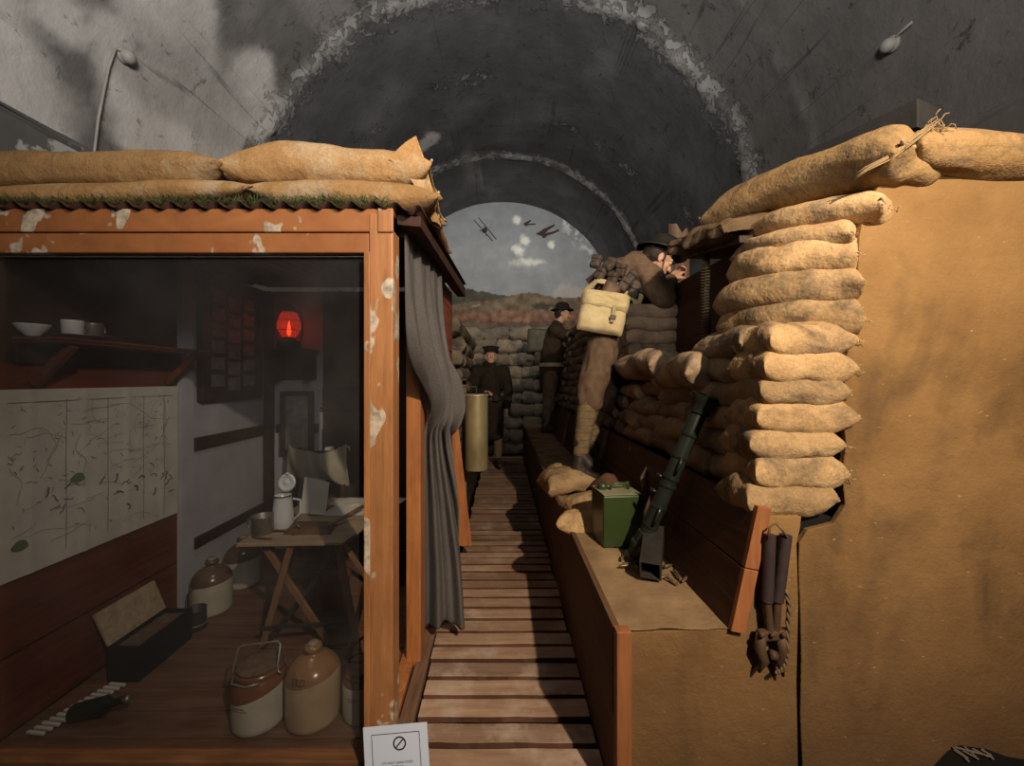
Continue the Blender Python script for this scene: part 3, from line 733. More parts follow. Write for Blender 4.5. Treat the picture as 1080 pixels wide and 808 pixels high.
# ------------------------------------------------------------------ duckboards
dk = thing('duckboard_walkway', (0, 1.4, -.15), 'weathered duckboard walkway of narrow cross slats along the trench floor', 'walkway')
mb = MB(); Y = 1.352; rr = random.Random(3)
while Y < 7.0:
    w = .086+rr.uniform(-.004, .003); sk = rr.uniform(-.006, .006); xl = -.335+rr.uniform(-.012, .012) - (.0 if Y < 2.2 else -.03); xr = .345+rr.uniform(-.012, .0); dz = rr.uniform(-.004, .004)
    n = 14
    top = []
    for i in range(n+1):
        x = lerp(xl, xr, i/n); z = dz+.0025*noise.noise(V(x*5, Y*9, 0)); e = .004*noise.noise(V(x*9, Y*7, 3))
        top.append((x, Y+sk*(i/n-.5)+e, Y+w+sk*(i/n-.5)+e*.5, z))
    vs = []
    for x, a, b, z in top: vs += [V(x, a, z-.024), V(x, b, z-.024), V(x, b, z), V(x, a, z)]
    fs = [(0, 1, 2, 3), (4*n+3, 4*n+2, 4*n+1, 4*n)]
    for i in range(n):
        for j in range(4): fs.append((4*i+j, 4*i+(j+1) % 4, 4*i+4+(j+1) % 4, 4*i+4+j))
    mb.add(vs, fs); Y += .1085
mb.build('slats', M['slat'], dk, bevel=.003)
for x in (-.27, .28):
    MB().box((x-.03, 1.37, -.15), (x+.03, 7.0, -.034)).build('bearer', M['rail'], dk, bevel=.003)
mb = MB(); mb.hexa([V(-.392, 1.46, -.15), V(-.40, 2.35, -.15), V(-.348, 2.35, -.15), V(-.336, 1.46, -.15), V(-.392, 1.46, .012), V(-.40, 2.35, .012), V(-.348, 2.35, .012), V(-.336, 1.46, .012)])
tag(mb.build('threshold_plank', M['rail'], bevel=.004), 'worn plank along the left edge of the duckboards beneath the curtain', 'plank')
mb = MB(); mb.hexa([V(-.46, 1.5, -.15), V(-.47, 2.1, -.15), V(-.41, 2.1, -.15), V(-.40, 1.5, -.15), V(-.46, 1.5, .02), V(-.47, 2.1, .02), V(-.41, 2.1, .02), V(-.40, 1.5, .02)])
tag(mb.build('door_sill', M['jamb'], bevel=.004), 'wooden door sill just inside the dugout post', 'sill')

# ------------------------------------------------------------------ dugout booth
BX0, BX1, BY0, BY1 = -1.80, -.372, 1.40, 3.12
w1 = bpy.data.objects.new('window_1', None); COL.objects.link(w1); w1.location = (-1.2, BY0, 0); struct(w1)
MB().box((-.456, 1.392, -.15), (-.374, 1.478, 1.868)).build('corner_post', M['frame_v'], w1, bevel=.005)
MB().box((-.472, 1.386, 0), (-.452, 1.44, 1.735)).build('inner_stop', M['frame_v'], w1, bevel=.003)
MB().box((-1.90, 1.396, 1.805), (-.374, 1.476, 1.885)).build('top_rail', M['frame'], w1, bevel=.005)
MB().box((-1.90, 1.402, 1.735), (-.458, 1.46, 1.803)).build('head_rail', M['frame'], w1, bevel=.004)
MB().box((-1.90, 1.388, -.15), (-.458, 1.478, -.002)).build('bottom_rail', M['sillwood'], w1, bevel=.005)
MB().box((-.424, 1.384, 1.80), (-.372, 1.396, 1.882)).build('end_block', M['frame_v'], w1, bevel=.004)
MB().box((-1.90, 1.436, -.004), (-.456, 1.441, 1.737)).build('glass_pane', M['glass'], w1)
MB().box((-1.90, 1.426, 1.728), (-.472, 1.4355, 1.737)).build('glazing_bead', M['wire'], w1)
MB().box((-1.90, 1.394, 0), (-1.805, 1.476, 1.80)).build('corner_post', M['frame_v'], w1, bevel=.005)
# floor of the booth: boards
mb = MB(); Y = 1.482
while Y < BY1-.02:
    mb.box((-1.85, Y, -.15), (-.472, min(Y+.118, BY1), -.002+R.uniform(-.003, .001))); Y += .124
struct(mb.build('floor', M['boothfloor'], at=(0, 0, 0), bevel=.003))
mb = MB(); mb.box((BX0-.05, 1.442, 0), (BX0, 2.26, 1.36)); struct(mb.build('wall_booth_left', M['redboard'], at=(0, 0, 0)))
mb = MB(); mb.box((BX0-.05, 1.442, 1.36), (BX0, 2.26, 1.95)); struct(mb.build('wall_booth_left_shaded', M['darkwood'], at=(0, 0, 0)))  # red boards continue here; shade above the shelf put in as dark wood
mb = MB(); mb.box((-1.80, 2.255, 0), (-1.775, 2.345, 1.94)); struct(mb.build('trim_4', M['plaster_blue'], at=(0, 0, 0)))
mb = MB(); mb.box((BX0-.05, 2.26, 0), (BX0-.01, BY1, 1.97)); struct(mb.build('wall_booth_plaster', M['plaster_blue'], at=(0, 0, 0)))
mb = MB(); mb.box((BX0-.05, BY1, 0), (-1.37, BY1+.04, 1.97)); struct(mb.build('wall_booth_back', M['plaster_blue'], at=(0, 0, 0)))
mb = MB(); mb.box((-1.37, BY1-.01, 0), (BX1-.02, BY1+.04, 1.97)); struct(mb.build('wall_booth_back', M['darkwood'], at=(0, 0, 0)))
mb = MB(); mb.box((-1.79, BY1-.07, 0), (-1.74, BY1-.005, 1.96)); mb.box((-1.79, 2.35, .90), (-1.765, BY1-.08, .96)); mb.box((-1.72, BY1-.03, .90), (-1.40, BY1-.005, .96)); mb.box((-1.79, 2.35, .33), (-1.765, BY1-.08, .38))
struct(mb.build('trim_3', M['darkwood'], at=(0, 0, 0), bevel=.004))
# side wall outside: red boards and door jamb
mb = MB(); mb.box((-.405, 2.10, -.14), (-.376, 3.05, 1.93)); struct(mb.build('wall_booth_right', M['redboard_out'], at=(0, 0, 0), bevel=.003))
mb = MB(); mb.box((-.44, 1.86, -.14), (-.374, 1.96, 1.86)); struct(mb.build('door_1', M['jamb'], at=(0, 0, 0), bevel=.004))
mb = MB(); mb.hexa([V(-.375, 2.42, 0), V(-.375, 2.60, 0), V(-.35, 2.60, 0), V(-.35, 2.42, 0), V(-.375, 2.34, 1.16), V(-.375, 2.44, 1.16), V(-.35, 2.44, 1.16), V(-.35, 2.34, 1.16)])
mb2 = MB(); mb2.hexa([P(484, 576, 2.9), P(498, 576, 2.9), P(498, 576, 2.95), P(484, 576, 2.95), P(474, 420, 2.9), P(480, 420, 2.9), P(480, 420, 2.95), P(474, 420, 2.95)])
tag(mb2.build('leaning_board', M['jamb'], bevel=.003), 'tapered orange-brown board leaning at the end of the dugout wall', 'board')
mb = MB(); mb.box((-.315, 3.16, .22), (-.28, 3.2, 1.30)); mb.box((-.40, 3.16, 1.255), (-.28, 3.2, 1.295)); 
tag(mb.build('gong_post', M['oldwood'], bevel=.003), 'thin upright wooden post behind the hanging brass gong', 'post')

# roof: corrugated sheet
rf = thing('corrugated_roof', (-1.3, 1.4, 1.88), 'rusty corrugated iron sheet roofing the dugout under the sandbags', 'roof')
def corr(u, w):
    x = lerp(-2.02, -.275+.0*w, u); Y = lerp(1.375, 3.12, w); z0 = lerp(1.892, 2.03, w)
    if x > -.40: z0 -= (x+.40)*.12
    return V(x, Y, z0+.011*math.sin(x*2*PI/.076)+.006*0)
mb = MB(); mb.grid(corr, 300, 6); o = mb.build('sheet', M['rust'], rf, smooth=True)
sm = o.modifiers.new('s', 'SOLIDIFY'); sm.thickness = .003
mb = MB(); mb.box((BX0, 1.49, 1.93), (-.50, BY1, 1.936)); mb.v = [v+V(0, 0, (v.y-1.49)*.045) for v in mb.v]; mb.build('ceiling_lining', M['darkwood'], rf)
mb = MB(); 
mb.hexa([V(-.368, 1.42, 1.838), V(-.345, 3.12, 1.93), V(-.285, 3.12, 1.93), V(-.285, 1.42, 1.83), V(-.368, 1.42, 1.872), V(-.345, 3.12, 2.0), V(-.285, 3.12, 2.0), V(-.285, 1.42, 1.868)])
mb.build('edge_batten', M['rust'], rf, bevel=.003)
# grass fringe
mb = MB(); rr = random.Random(12)
for k in range(2600):
    x = rr.uniform(-2.0, -.40); y = 1.385+rr.uniform(-.012, .06); z = 1.905+rr.uniform(-.006, .004); a = rr.uniform(-1.3, 1.3); l = rr.uniform(.012, .04); w = .0016
    d = V(math.sin(a), rr.uniform(-.7, .1), math.cos(a)*.55).normalized()*l; s = V(w, 0, 0)
    p = V(x, y, z); q = p+d*.6+V(0, 0, -.001); t = p+d+V(0, -.004, -.004)
    mb.add([p-s, p+s, q+s*.7, q-s*.7, t], [(0, 1, 2, 3), (3, 2, 4)])
tag(mb.build('grass_fringe', M['grass']), 'fringe of short dark green grass along the dugout roof edge', 'grass', kind='stuff')
# roof bags
def roof_bag(seed, a, b, ya, yb, h, w, lab, bend=0):
    A, B = P(a[0], a[1], ya), P(b[0], b[1], yb); A.y += w*.42; B.y += w*.42
    d = B-A; L = d.length
    me = bag_mesh('sandbag_roof', seed, L, w, h, M['bag_roof'], 60, 28, bend=bend)
    hm = hem_mb(L, w, seed, 1, False).mesh('hem', M['thread'], True)
    return put_bag(me, (A+B)/2, (0, -math.atan2(d.z, math.hypot(d.x, d.y)), math.atan2(d.y, d.x)), (1, 1, 1), lab, 'sandbags on the dugout roof', hem=hm)
roof_bag(200, (-40, 205), (272, 199), 1.40, 1.40, .095, .27, 'flat sandbag lowest at the left on the dugout roof', 0)
roof_bag(201, (258, 197), (462, 205), 1.40, 1.43, .105, .27, 'whitened flat sandbag under the plump one at the dugout corner', .012)
roof_bag(202, (-130, 178), (238, 172), 1.42, 1.42, .16, .30, 'long smooth sandbag on top at the left of the dugout roof', .012)
roof_bag(203, (226, 168), (455, 172), 1.42, 1.45, .165, .30, 'plump upper sandbag with white stain at the dugout corner', .014)
cm = bag_mesh('sandbag_roof', 204, .55, .22, .09, M['bag_roof'], 40, 22, bend=.02)
put_bag(cm, (-.37, 1.93, 1.975), (0, -.10, PI/2+.05), (1, 1, 1), 'sandbag lying back along the trench edge of the dugout roof', 'sandbags on the dugout roof')
# pointed ear of the corner bag
mb = MB(); e = [(424, 160), (430, 150), (439, 143), (443, 160), (452, 190), (461, 225), (467, 243), (455, 225), (441, 190), (430, 170)]
o_ = [o for o in COL.objects if o.get('label', '').startswith('plump upper')][0]
outer = [P(438, 144, 1.46), P(445, 166, 1.47), P(452, 192, 1.50), P(460, 220, 1.56), P(466, 241, 1.62)]; inner = [P(410, 168, 1.43), P(424, 178, 1.44), P(436, 194, 1.46), P(446, 214, 1.5), P(456, 234, 1.56)]
for s_ in (-.012, .012):
    def ear(u, w):
        f = w*4; i = min(int(f), 3); f -= i; a = outer[i].lerp(outer[i+1], f); b = inner[i].lerp(inner[i+1], f)
        return b.lerp(a, u)+V(.3, -1, .2)*s_*(math.sin(PI*min(1, u))+.15)
    mb.grid(ear, 8, 16)
mb.tube(outer, [.004, .007, .007, .007, .004], 8)
mb.xf((Matrix.Translation(o_.location) @ o_.rotation_euler.to_matrix().to_4x4()).inverted())
h = bpy.data.objects.new('corner_ear', mb.mesh('corner_ear', M['bag_roof'], True)); uvmap(h.data, lambda p: (p.x, p.z)); COL.objects.link(h); h.parent = o_

# curtain
rows = [((-.372, 1.485, 1.865), (-.345, 2.16, 1.88), .016, 4.2), ((-.368, 1.50, 1.62), (-.335, 2.15, 1.62), .022, 4.2), ((-.366, 1.60, 1.42), (-.30, 2.14, 1.40), .03, 4.2), ((-.365, 1.78, 1.26), (-.255, 2.12, 1.22), .042, 4.4),
        ((-.378, 1.95, 1.12), (-.246, 2.06, 1.08), .038, 4), ((-.40, 2.0, .99), (-.255, 2.05, .97), .022, 3.4), ((-.42, 2.03, .75), (-.232, 2.05, .75), .022, 3.2), ((-.452, 2.03, .40), (-.212, 2.05, .40), .026, 2.8), ((-.468, 2.03, .07), (-.195, 2.03, .09), .03, 2.6)]
def cr(a, b, c, d, t): return .5*((2*b)+(c-a)*t+(2*a-5*b+4*c-d)*t*t+(3*b-a-3*c+d)*t**3)
def crow(t):
    f = t*(len(rows)-1); i = min(int(f), len(rows)-2); f -= i
    g = lambda k: rows[max(0, min(len(rows)-1, k))]
    r = []
    for j in (0, 1): r.append(Vector([cr(g(i-1)[j][k], g(i)[j][k], g(i+1)[j][k], g(i+2)[j][k], f) for k in range(3)]))
    return r[0], r[1], lerp(g(i)[2], g(i+1)[2], f), lerp(g(i)[3], g(i+1)[3], f)
def curt(u, w):
    a, b, amp, nf = crow(w); d = b-a; n = d.cross(V(0, 0, 1)).normalized()
    if n.x < 0 and w < .45: n = -n
    if w >= .45 and n.y > 0: n = -n
    nn = V(1, 0, 0).lerp(V(.3, -1, 0).normalized(), sstep(.35, .6, w)).normalized()
    ph = 1.3*noise.noise(V(w*2.5, 0, 4))+.6*noise.noise(V(u*2, w*3, 1))
    p = a.lerp(b, u)+nn*amp*(math.sin(2*PI*nf*u+ph*2.2)*.8+.5*math.sin(2*PI*nf*1.7*u+ph*3+1))*min(1, .35+w*2.2)
    p.z += .012*math.sin(u*9+2)*sstep(.85, 1, w)
    if w > .3 and w < .55: p.z -= .03*math.sin(u*PI)*math.sin((w-.3)/.25*PI)
    return p+nn*.012
mb = MB(); mb.grid(curt, 110, 110)
ct = thing('door_curtain', (-.34, 2.0, .05), 'heavy grey felt curtain gathered and tied back at the dugout doorway', 'curtain')
o = mb.build('cloth', M['felt'], ct, smooth=True); sm = o.modifiers.new('s', 'SOLIDIFY'); sm.thickness = .006; sm.offset = 0
MB().tube([V(-.375, 2.06, 1.10), V(-.35, 2.05, 1.09), V(-.325, 2.05, 1.10)], .007, 8).build('tie_back_hook', M['gunmetal'], ct, smooth=True)

# ------------------------------------------------------------------ inside the booth
# map
mp = thing('wall_map', (-1.79, 1.9, .6), 'large creased paper map pinned on the red board wall', 'map')
def mapf(u, w):
    Y = lerp(1.446, 2.245, u); z = lerp(.565, 1.262, w)-.02*(1-w)*sstep(.8, 1, u)*0
    return V(-1.789+.004*fbm(V(Y*5, z*3, 0), 3)+.006*math.exp(-((u*4 % 1-.5)/.06)**2)*.6, Y, z)
mb = MB(); mb.grid(mapf, 60, 40); mb.build('sheet', M['paper'], mp, smooth=True)
def on_map(u, w): q = mapf(u, w); q.x += .0022; return q
rr = random.Random(9); li, lb, lg = MB(), MB(), MB()
def stroke(m, pts, w):
    for (u0, w0), (u1, w1_) in zip(pts, pts[1:]):
        d = V(u1-u0, w1_-w0, 0); 
        if d.length < 1e-5: continue
        n = V(-d.y, d.x, 0).normalized()*w
        m.add([on_map(u0-n.x, w0-n.y), on_map(u1-n.x, w1_-n.y), on_map(u1+n.x, w1_+n.y), on_map(u0+n.x, w0+n.y)], [(0, 1, 2, 3)])
def walk(m, u, w, a, n, st, wd, cv):
    pts = [(u, w)]
    for k in range(n):
        a += rr.uniform(-cv, cv); u += st*math.cos(a); w += st*math.sin(a)*1.1
        if not (.03 < u < .97 and .04 < w < .95): break
        pts.append((u, w))
    stroke(m, pts, wd)
for k in range(46): walk(li, rr.random(), rr.uniform(.1, .9), rr.choice((0, 0, .15, PI/2, -.1, .9)), rr.randrange(4, 26), .016, rr.uniform(.0006, .0014), .35)
for k in range(150): walk(li, rr.random(), rr.choice((rr.uniform(.45, .95), rr.uniform(.1, .9))), rr.uniform(0, 6), 3, .008, rr.uniform(.0008, .0026), .8)
for k in range(26): walk(lb, rr.uniform(.15, .95), rr.uniform(.15, .40)+.25*rr.random()*rr.random(), .3, 6, .009, rr.uniform(.002, .006), .8)
for cu, cw in ((.34, .46), (.08, .17)):
    lg.add([on_map(cu+.03*math.cos(a)*(1 if a < 3 else 1.3), cw+.03*math.sin(a)) for a in [k*2*PI/12 for k in range(12)]], [tuple(range(12))])
for u in (0.28, .5, .73, .88): stroke(lb, [(u, .06), (u+.004, .3), (u, .6), (u+.003, .94)], .0016)
stroke(li, [(.03, .93), (.96, .93)], .002)
li.build('ink_lines', M['ink'], mp); lb.build('blue_marks', M['inkblue'], mp); lg.build('green_patches', M['inkgreen'], mp)

# shelf on the left wall with crockery
sh = thing('wall_shelf', (-1.72, 1.9, 1.44), 'long dark wall shelf above the map', 'shelf')
MB().box((-1.797, 1.49, 1.435), (-1.62, 2.26, 1.457)).build('shelf_board', M['redboard'], sh, bevel=.003)
MB().box((-1.797, 1.49, 1.36), (-1.775, 2.26, 1.434)).build('batten', M['darkwood'], sh, bevel=.003)
for Y in (1.56, 2.18): MB().bar((-1.79, Y, 1.28), (-1.64, Y, 1.43), .03, .03).build('bracket', M['redboard'], sh, bevel=.003)
c = V(-1.735, 1.505, 1.458)
MB().lathe([(a*.62, b*.85) for a, b in [(.03, 0), (.035, .006), (.06, .025), (.078, .048), (.080, .052), (.074, .048), (.055, .028), (.02, .014)]], 28, c).build('bowl', M['enamel'], smooth=True)
tag(COL.objects['bowl'], 'white enamel bowl at the left end of the wall shelf', 'bowl')
c = V(-1.70, 1.645, 1.458)
MB().lathe([(.05, 0), (.055, .004), (.09, .014), (.094, .017), (.088, .016), (.05, .008)], 32, c).build('plate', M['tin'], smooth=True)
tag(COL.objects['plate'], 'pale plate under the two cups on the wall shelf', 'plate')
for k, (x, Y, lab) in enumerate(((-1.70, 1.612, 'bright enamel cup standing left on the plate on the shelf'), (-1.70, 1.69, 'shaded cup standing right on the plate on the shelf'))):
    c = V(x, Y, 1.476); t = thing('cup', c, lab, 'cup', 'cups on the shelf')
    MB().lathe([(.026, 0), (.032, .004), (.034, .05), (.035, .056), (.032, .055), (.030, .006)], 24, c).build('cup_body', M['enamel'] if k == 0 else M['tin'], t, smooth=True)
    MB().tube([c+V(.0, .032, .045), c+V(0, .052, .042), c+V(0, .054, .022), c+V(0, .032, .012)], .004, 8).build('handle', M['enamel'] if k == 0 else M['tin'], t, smooth=True)

# framed cards
fr = thing('framed_photographs', (-1.78, 2.68, 1.2), 'tall dark frame holding rows of small faded photographs on the pale wall', 'picture frame')
MB().box((-1.80, 2.42, 1.19), (-1.785, 2.98, 1.90)).build('backing', M['darkwood'], fr)
for nm, a, b in (('frame_side', (2.40, 1.17), (2.44, 1.92)), ('frame_side', (2.96, 1.17), (3.0, 1.92)), ('frame_rail', (2.44, 1.17), (2.96, 1.21)), ('frame_rail', (2.44, 1.88), (2.96, 1.92))):
    MB().box((-1.80, a[0], a[1]), (-1.765, b[0], b[1])).build(nm, M['darkwood'], fr, bevel=.004)
for c in range(3):
    for r_ in range(6):
        y0 = 2.50+c*.155; z0 = 1.255+r_*.105-(.03 if c == 1 else 0)
        MB().box((-1.785, y0, z0), (-1.781, y0+.115, z0+(.075 if c != 1 else .085))).build('photograph', M['photo'], fr)

# lantern on its shelf
ls = thing('lantern_shelf', (-1.54, 3.05, 1.31), 'dark box shelf on the back wall under the red lantern', 'shelf')
MB().box((-1.68, 2.86, 1.50), (-1.40, 3.115, 1.52)).build('shelf_board', M['darkwood'], ls, bevel=.003)
MB().box((-1.66, 3.09, 1.30), (-1.42, 3.115, 1.50)).build('back_panel', M['darkwood'], ls)
for x in (-1.65, -1.43): MB().box((x-.01, 2.90, 1.31), (x+.01, 3.09, 1.499)).build('side_panel', M['darkwood'], ls)
c = V(-1.545, 2.95, 1.521); ln = thing('hurricane_lantern', c, 'lit hurricane lantern with glowing red glass on its shelf', 'lantern')
MB().lathe([(.075, 0), (.08, .006), (.08, .045), (.066, .058), (.04, .062)], 28, c).build('fuel_tank', M['gunmetal'], ln, smooth=True)
MB().lathe([(.036, .075), (.055, .10), (.078, .145), (.078, .185), (.060, .24), (.05, .262)], 28, c, cap=False).build('globe', M['redglass'], ln, smooth=True)
MB().lathe([(.0, .09), (.011, .105), (.014, .13), (.009, .16), (.002, .20)], 14, c).build('flame', M['flame'], ln, smooth=True)
MB().lathe([(.056, .262), (.062, .268), (.05, .285), (.04, .30), (.042, .31), (.02, .325)], 24, c).build('chimney_cap', M['gunmetal'], ln, smooth=True)
MB().lathe([(.04, .058), (.045, .075), (.038, .082)], 24, c).build('burner', M['gunmetal'], ln, smooth=True)
for sx in (-1, 1): MB().tube([c+V(sx*.075, 0, .04), c+V(sx*.098, 0, .10), c+V(sx*.098, 0, .21), c+V(sx*.075, 0, .27), c+V(sx*.04, 0, .29)], .0065, 8).build('side_tube', M['gunmetal'], ln, smooth=True)
MB().tube([c+V(.09*math.cos(a), -.02*math.sin(a), .24+.13*math.sin(a)) for a in [PI*k/12 for k in range(13)]], .0025, 6).build('bail_handle', M['gunmetal'], ln, smooth=True)
for zz in (.13, .20): MB().tube([c+V(.082*math.cos(a), .082*math.sin(a), zz) for a in [2*PI*k/24 for k in range(25)]], .002, 5).build('guard_wire', M['gunmetal'], ln, smooth=True)

# small framed drawing
fr = thing('framed_drawing', (-1.55, 3.1, .74), 'small dark frame with a sketch of figures below the lantern', 'picture frame')
for nm, a, b in (('frame_side', (-1.665, .74), (-1.635, 1.21)), ('frame_side', (-1.455, .74), (-1.425, 1.21)), ('frame_rail', (-1.635, .74), (-1.455, .77)), ('frame_rail', (-1.635, 1.18), (-1.455, 1.21))):
    MB().box((a[0], 3.045, a[1]), (b[0], 3.085, b[1])).build(nm, M['darkwood'], fr, bevel=.003)
MB().box((-1.635, 3.07, .77), (-1.455, 3.08, 1.18)).build('drawing', M['photo'], fr)
mb = MB()
for x, z, h_ in ((-1.58, .80, .16), (-1.55, .79, .20), (-1.51, .80, .12)): mb.cap(V(x, 3.07, z), .018, V(x+.01, 3.07, z+h_), .009, 8)
mb.v = [V(v.x, 3.0685+(v.y-3.07)*.03, v.z) for v in mb.v]; mb.build('sketched_figures', M['ink'], fr)
# dark boards with papers on the back wall
for k, (z0, z1, lab) in enumerate(((1.09, 1.24, 'upper black board on the dark back wall of the dugout'), (.76, .93, 'lower black board with papers along its edge on the back wall'))):
    t = thing('black_board', (-1.22, 3.09, z0), lab, 'board', 'black boards on the back wall')
    MB().box((-1.36, 3.075, z0), (-1.10, 3.108, z1)).build('panel', M['black'], t, bevel=.003)
    MB().box((-1.37, 3.05, z0-.012), (-1.09, 3.108, z0)).build('ledge', M['darkwood'], t, bevel=.002)
for k, (x, lab) in enumerate(((-1.33, 'small white paper slip, left one on the black board ledge'), (-1.23, 'longer white paper slip, right one on the black board ledge'))):
    mb = MB(); mb.hexa([V(x, 3.052, .765), V(x+.1*(1+k*.3)*.7, 3.052, .765), V(x+.09*(1+k*.3)*.7, 3.073, .765), V(x+.01, 3.073, .765), V(x, 3.056, .79), V(x+.09*(1+k*.3)*.7, 3.056, .80), V(x+.09*(1+k*.3)*.7, 3.06, .80), V(x, 3.06, .79)])
    tag(mb.build('paper_slip', M['paper']), lab, 'paper', 'paper slips')

# folding table
TZ = .52
tb = thing('folding_table', (-1.0, 2.3, 0), 'small folding camp table with pale wooden top and crossed legs', 'table')
mb = MB(); mb.hexa([V(-1.262, 1.93, TZ-.016), V(-.76, 1.95, TZ-.016), V(-.66, 2.70, TZ-.016), V(-1.27, 2.68, TZ-.016), V(-1.262, 1.93, TZ), V(-.76, 1.95, TZ), V(-.66, 2.70, TZ), V(-1.27, 2.68, TZ)])
mb.build('table_top', M['tablewood'], tb, bevel=.003)
for Y in (2.0, 2.6):
    MB().bar((-1.18, Y, TZ-.018), (-.84, Y-.02, .015), .03, .018, V(0, 1, 0)).build('leg', M['legwood'], tb, bevel=.003)
    MB().bar((-1.02, Y-.03, TZ-.018), (-1.15, Y-.06, .0), .03, .018, V(0, 1, 0)).build('leg', M['legwood'], tb, bevel=.003)
MB().bar((-.80, 1.98, TZ-.018), (-.70, 1.97, .0), .032, .02, V(0, 1, 0)).build('leg', M['legwood'], tb, bevel=.003)
MB().bar((-.62, 1.95, TZ-.05), (-.72, 1.90, .0), .026, .018, V(0, 1, 0)).build('leg', M['legwood'], tb, bevel=.003)
MB().bar((-1.15, 1.93, .12), (-.74, 1.98, .12), .014, .014).build('stretcher', M['gunmetal'], tb)
MB().bar((-1.14, 1.93, .02), (-.86, 2.3, .42), .016, .016).build('stretcher', M['gunmetal'], tb)
# jug with open lid
c = P(298.5, 558, 2.16); c.z = TZ+.001
jg = thing('enamel_jug', c, 'white enamel jug with its round lid flipped open on the camp table', 'jug')
MB().lathe([(.052, 0), (.054, .004), (.053, .05), (.046, .12), (.042, .160), (.043, .166), (.039, .164), (.042, .11), (.048, .01)], 32, c).build('jug_body', M['enamel'], jg, smooth=True)
MB().lathe([(.0425, .159), (.0445, .163), (.0425, .167)], 32, c, cap=False).build('rim', M['enamel_blue'], jg, smooth=True)
lidm = Matrix.Translation(c+V(.003, .035, .222)) @ rotm('X', 78)
MB().lathe([(.0, -.004), (.03, -.003), (.046, .0), (.049, .004), (.044, .009), (.034, .011), (.031, .007), (.012, .009), (.006, .013)], 32, (0, 0, 0), lidm).build('lid', M['enamel'], jg, smooth=True)
MB().tube([c+V(0, .04, .16), c+V(.002, .046, .172), c+V(.003, .037, .178)], .005, 8).build('hinge', M['enamel'], jg, smooth=True)
MB().ell(c+V(.008, .028, .272), (.009, .006, .007)).build('lid_tab', M['enamel'], jg, smooth=True)
MB().tube([c+V(.042, .02, .14), c+V(.075, .035, .13), c+V(.075, .035, .06), c+V(.05, .02, .03)], .006, 8).build('handle', M['enamel'], jg, smooth=True)
c = P(277, 563, 2.07); c.z = TZ+.001
mg = thing('tin_mug', c, 'dull tin mug beside the enamel jug on the camp table', 'mug')
MB().lathe([(.048, 0), (.051, .003), (.05, .085), (.052, .09), (.048, .088), (.047, .006)], 28, c).build('mug_body', M['tin'], mg, smooth=True)
MB().tube([c+V(-.048, 0, .075), c+V(-.075, 0, .07), c+V(-.075, 0, .03), c+V(-.048, 0, .02)], .004, 8).build('handle', M['tin'], mg, smooth=True)
# leather case with strap
c = V(-1.0, 2.10, TZ+.002); lc = thing('leather_case', c, 'flat brown leather case with a trailing strap on the camp table', 'case')
mb = MB(); mb.grid(lambda u, w: V(c.x-.10+.24*u-.03*w, c.y-.06+.15*w, c.z+.028*max(0, 1-(2*u-1)**4)**.5*max(0, 1-(2*w-1)**4)**.5), 16, 12); o = mb.build('case_body', M['brownleather'], lc, smooth=True)
MB().tube([V(c.x-.08+.1*math.cos(a)-.06, c.y-.07+.05*math.sin(a), TZ+.006) for a in [k*2*PI/18 for k in range(15)]], .005, 6).build('strap', M['brownleather'], lc, smooth=True)
MB().tube([V(c.x-.05, c.y-.05, TZ+.035), V(c.x-.04, c.y-.04, TZ+.05), V(c.x-.02, c.y-.05, TZ+.034)], .004, 6).build('buckle', M['tin'], lc, smooth=True)
a_, b_ = V(-.93, 2.06, TZ+.012), V(-.80, 2.34, TZ+.05)
tag(MB().tube([a_, a_.lerp(b_, .5), b_], [.008, .009, .011], 10).build('wooden_rod', M['legwood'], smooth=True), 'short dark rod lying across the leather case', 'rod')
# papers
mb = MB(); mb.grid(lambda u, w: V(lerp(-1.17, -1.02, u)+.02*w*0, 2.36+.05*w+.01*math.sin(u*4), TZ+.002+.20*w-.03*u*w), 10, 10); o = mb.build('paper_sheet', M['paper'], smooth=True)
tag(o, 'pale paper sheet standing upright behind the enamel jug', 'paper')
mb = MB(); mb.grid(lambda u, w: V(lerp(-1.12, -.68, u)+.06*w, lerp(2.32, 2.66, w), TZ+.003+.018*max(0, fbm(V(u*4, w*4, 0), 2))), 24, 18); o = mb.build('spread_newspaper', M['paper'], smooth=True)
tag(o, 'crumpled newspaper sheet spread over the far side of the camp table', 'newspaper')
# chair with coat behind table
ch = thing('camp_chair', (-1.3, 2.9, 0), 'dark folding camp chair behind the table', 'chair')
for x in (-1.48, -1.14):
    MB().bar((x, 2.98, .80), (x, 2.80, 0), .025, .03, V(1, 0, 0)).build('leg', M['darkwood'], ch, bevel=.003)
    MB().bar((x, 2.76, .40), (x, 3.0, 0), .025, .03, V(1, 0, 0)).build('leg', M['darkwood'], ch, bevel=.003)
MB().box((-1.49, 2.76, .38), (-1.13, 2.93, .40)).build('seat', M['darkwood'], ch, bevel=.004)
MB().box((-1.47, 2.955, .66), (-1.15, 2.975, .78)).build('backrest', M['darkwood'], ch, bevel=.004)
mb = MB()
def coat(u, w):
    x = lerp(-1.53, -1.10, u); z = lerp(.56, .845, w)-.07*math.sin(u*PI)*(w)+.03*math.sin(u*11)*(1-w); return V(x, 2.90+.03*math.sin(u*14+w*3)-.04*math.sin(w*PI), z)
mb.grid(coat, 40, 20); o = mb.build('draped_coat', M['jacketcloth'], smooth=True); tag(o, 'pale khaki cloth slung over the camp chair back', 'coat'); o.modifiers.new('s', 'SOLIDIFY').thickness = .008
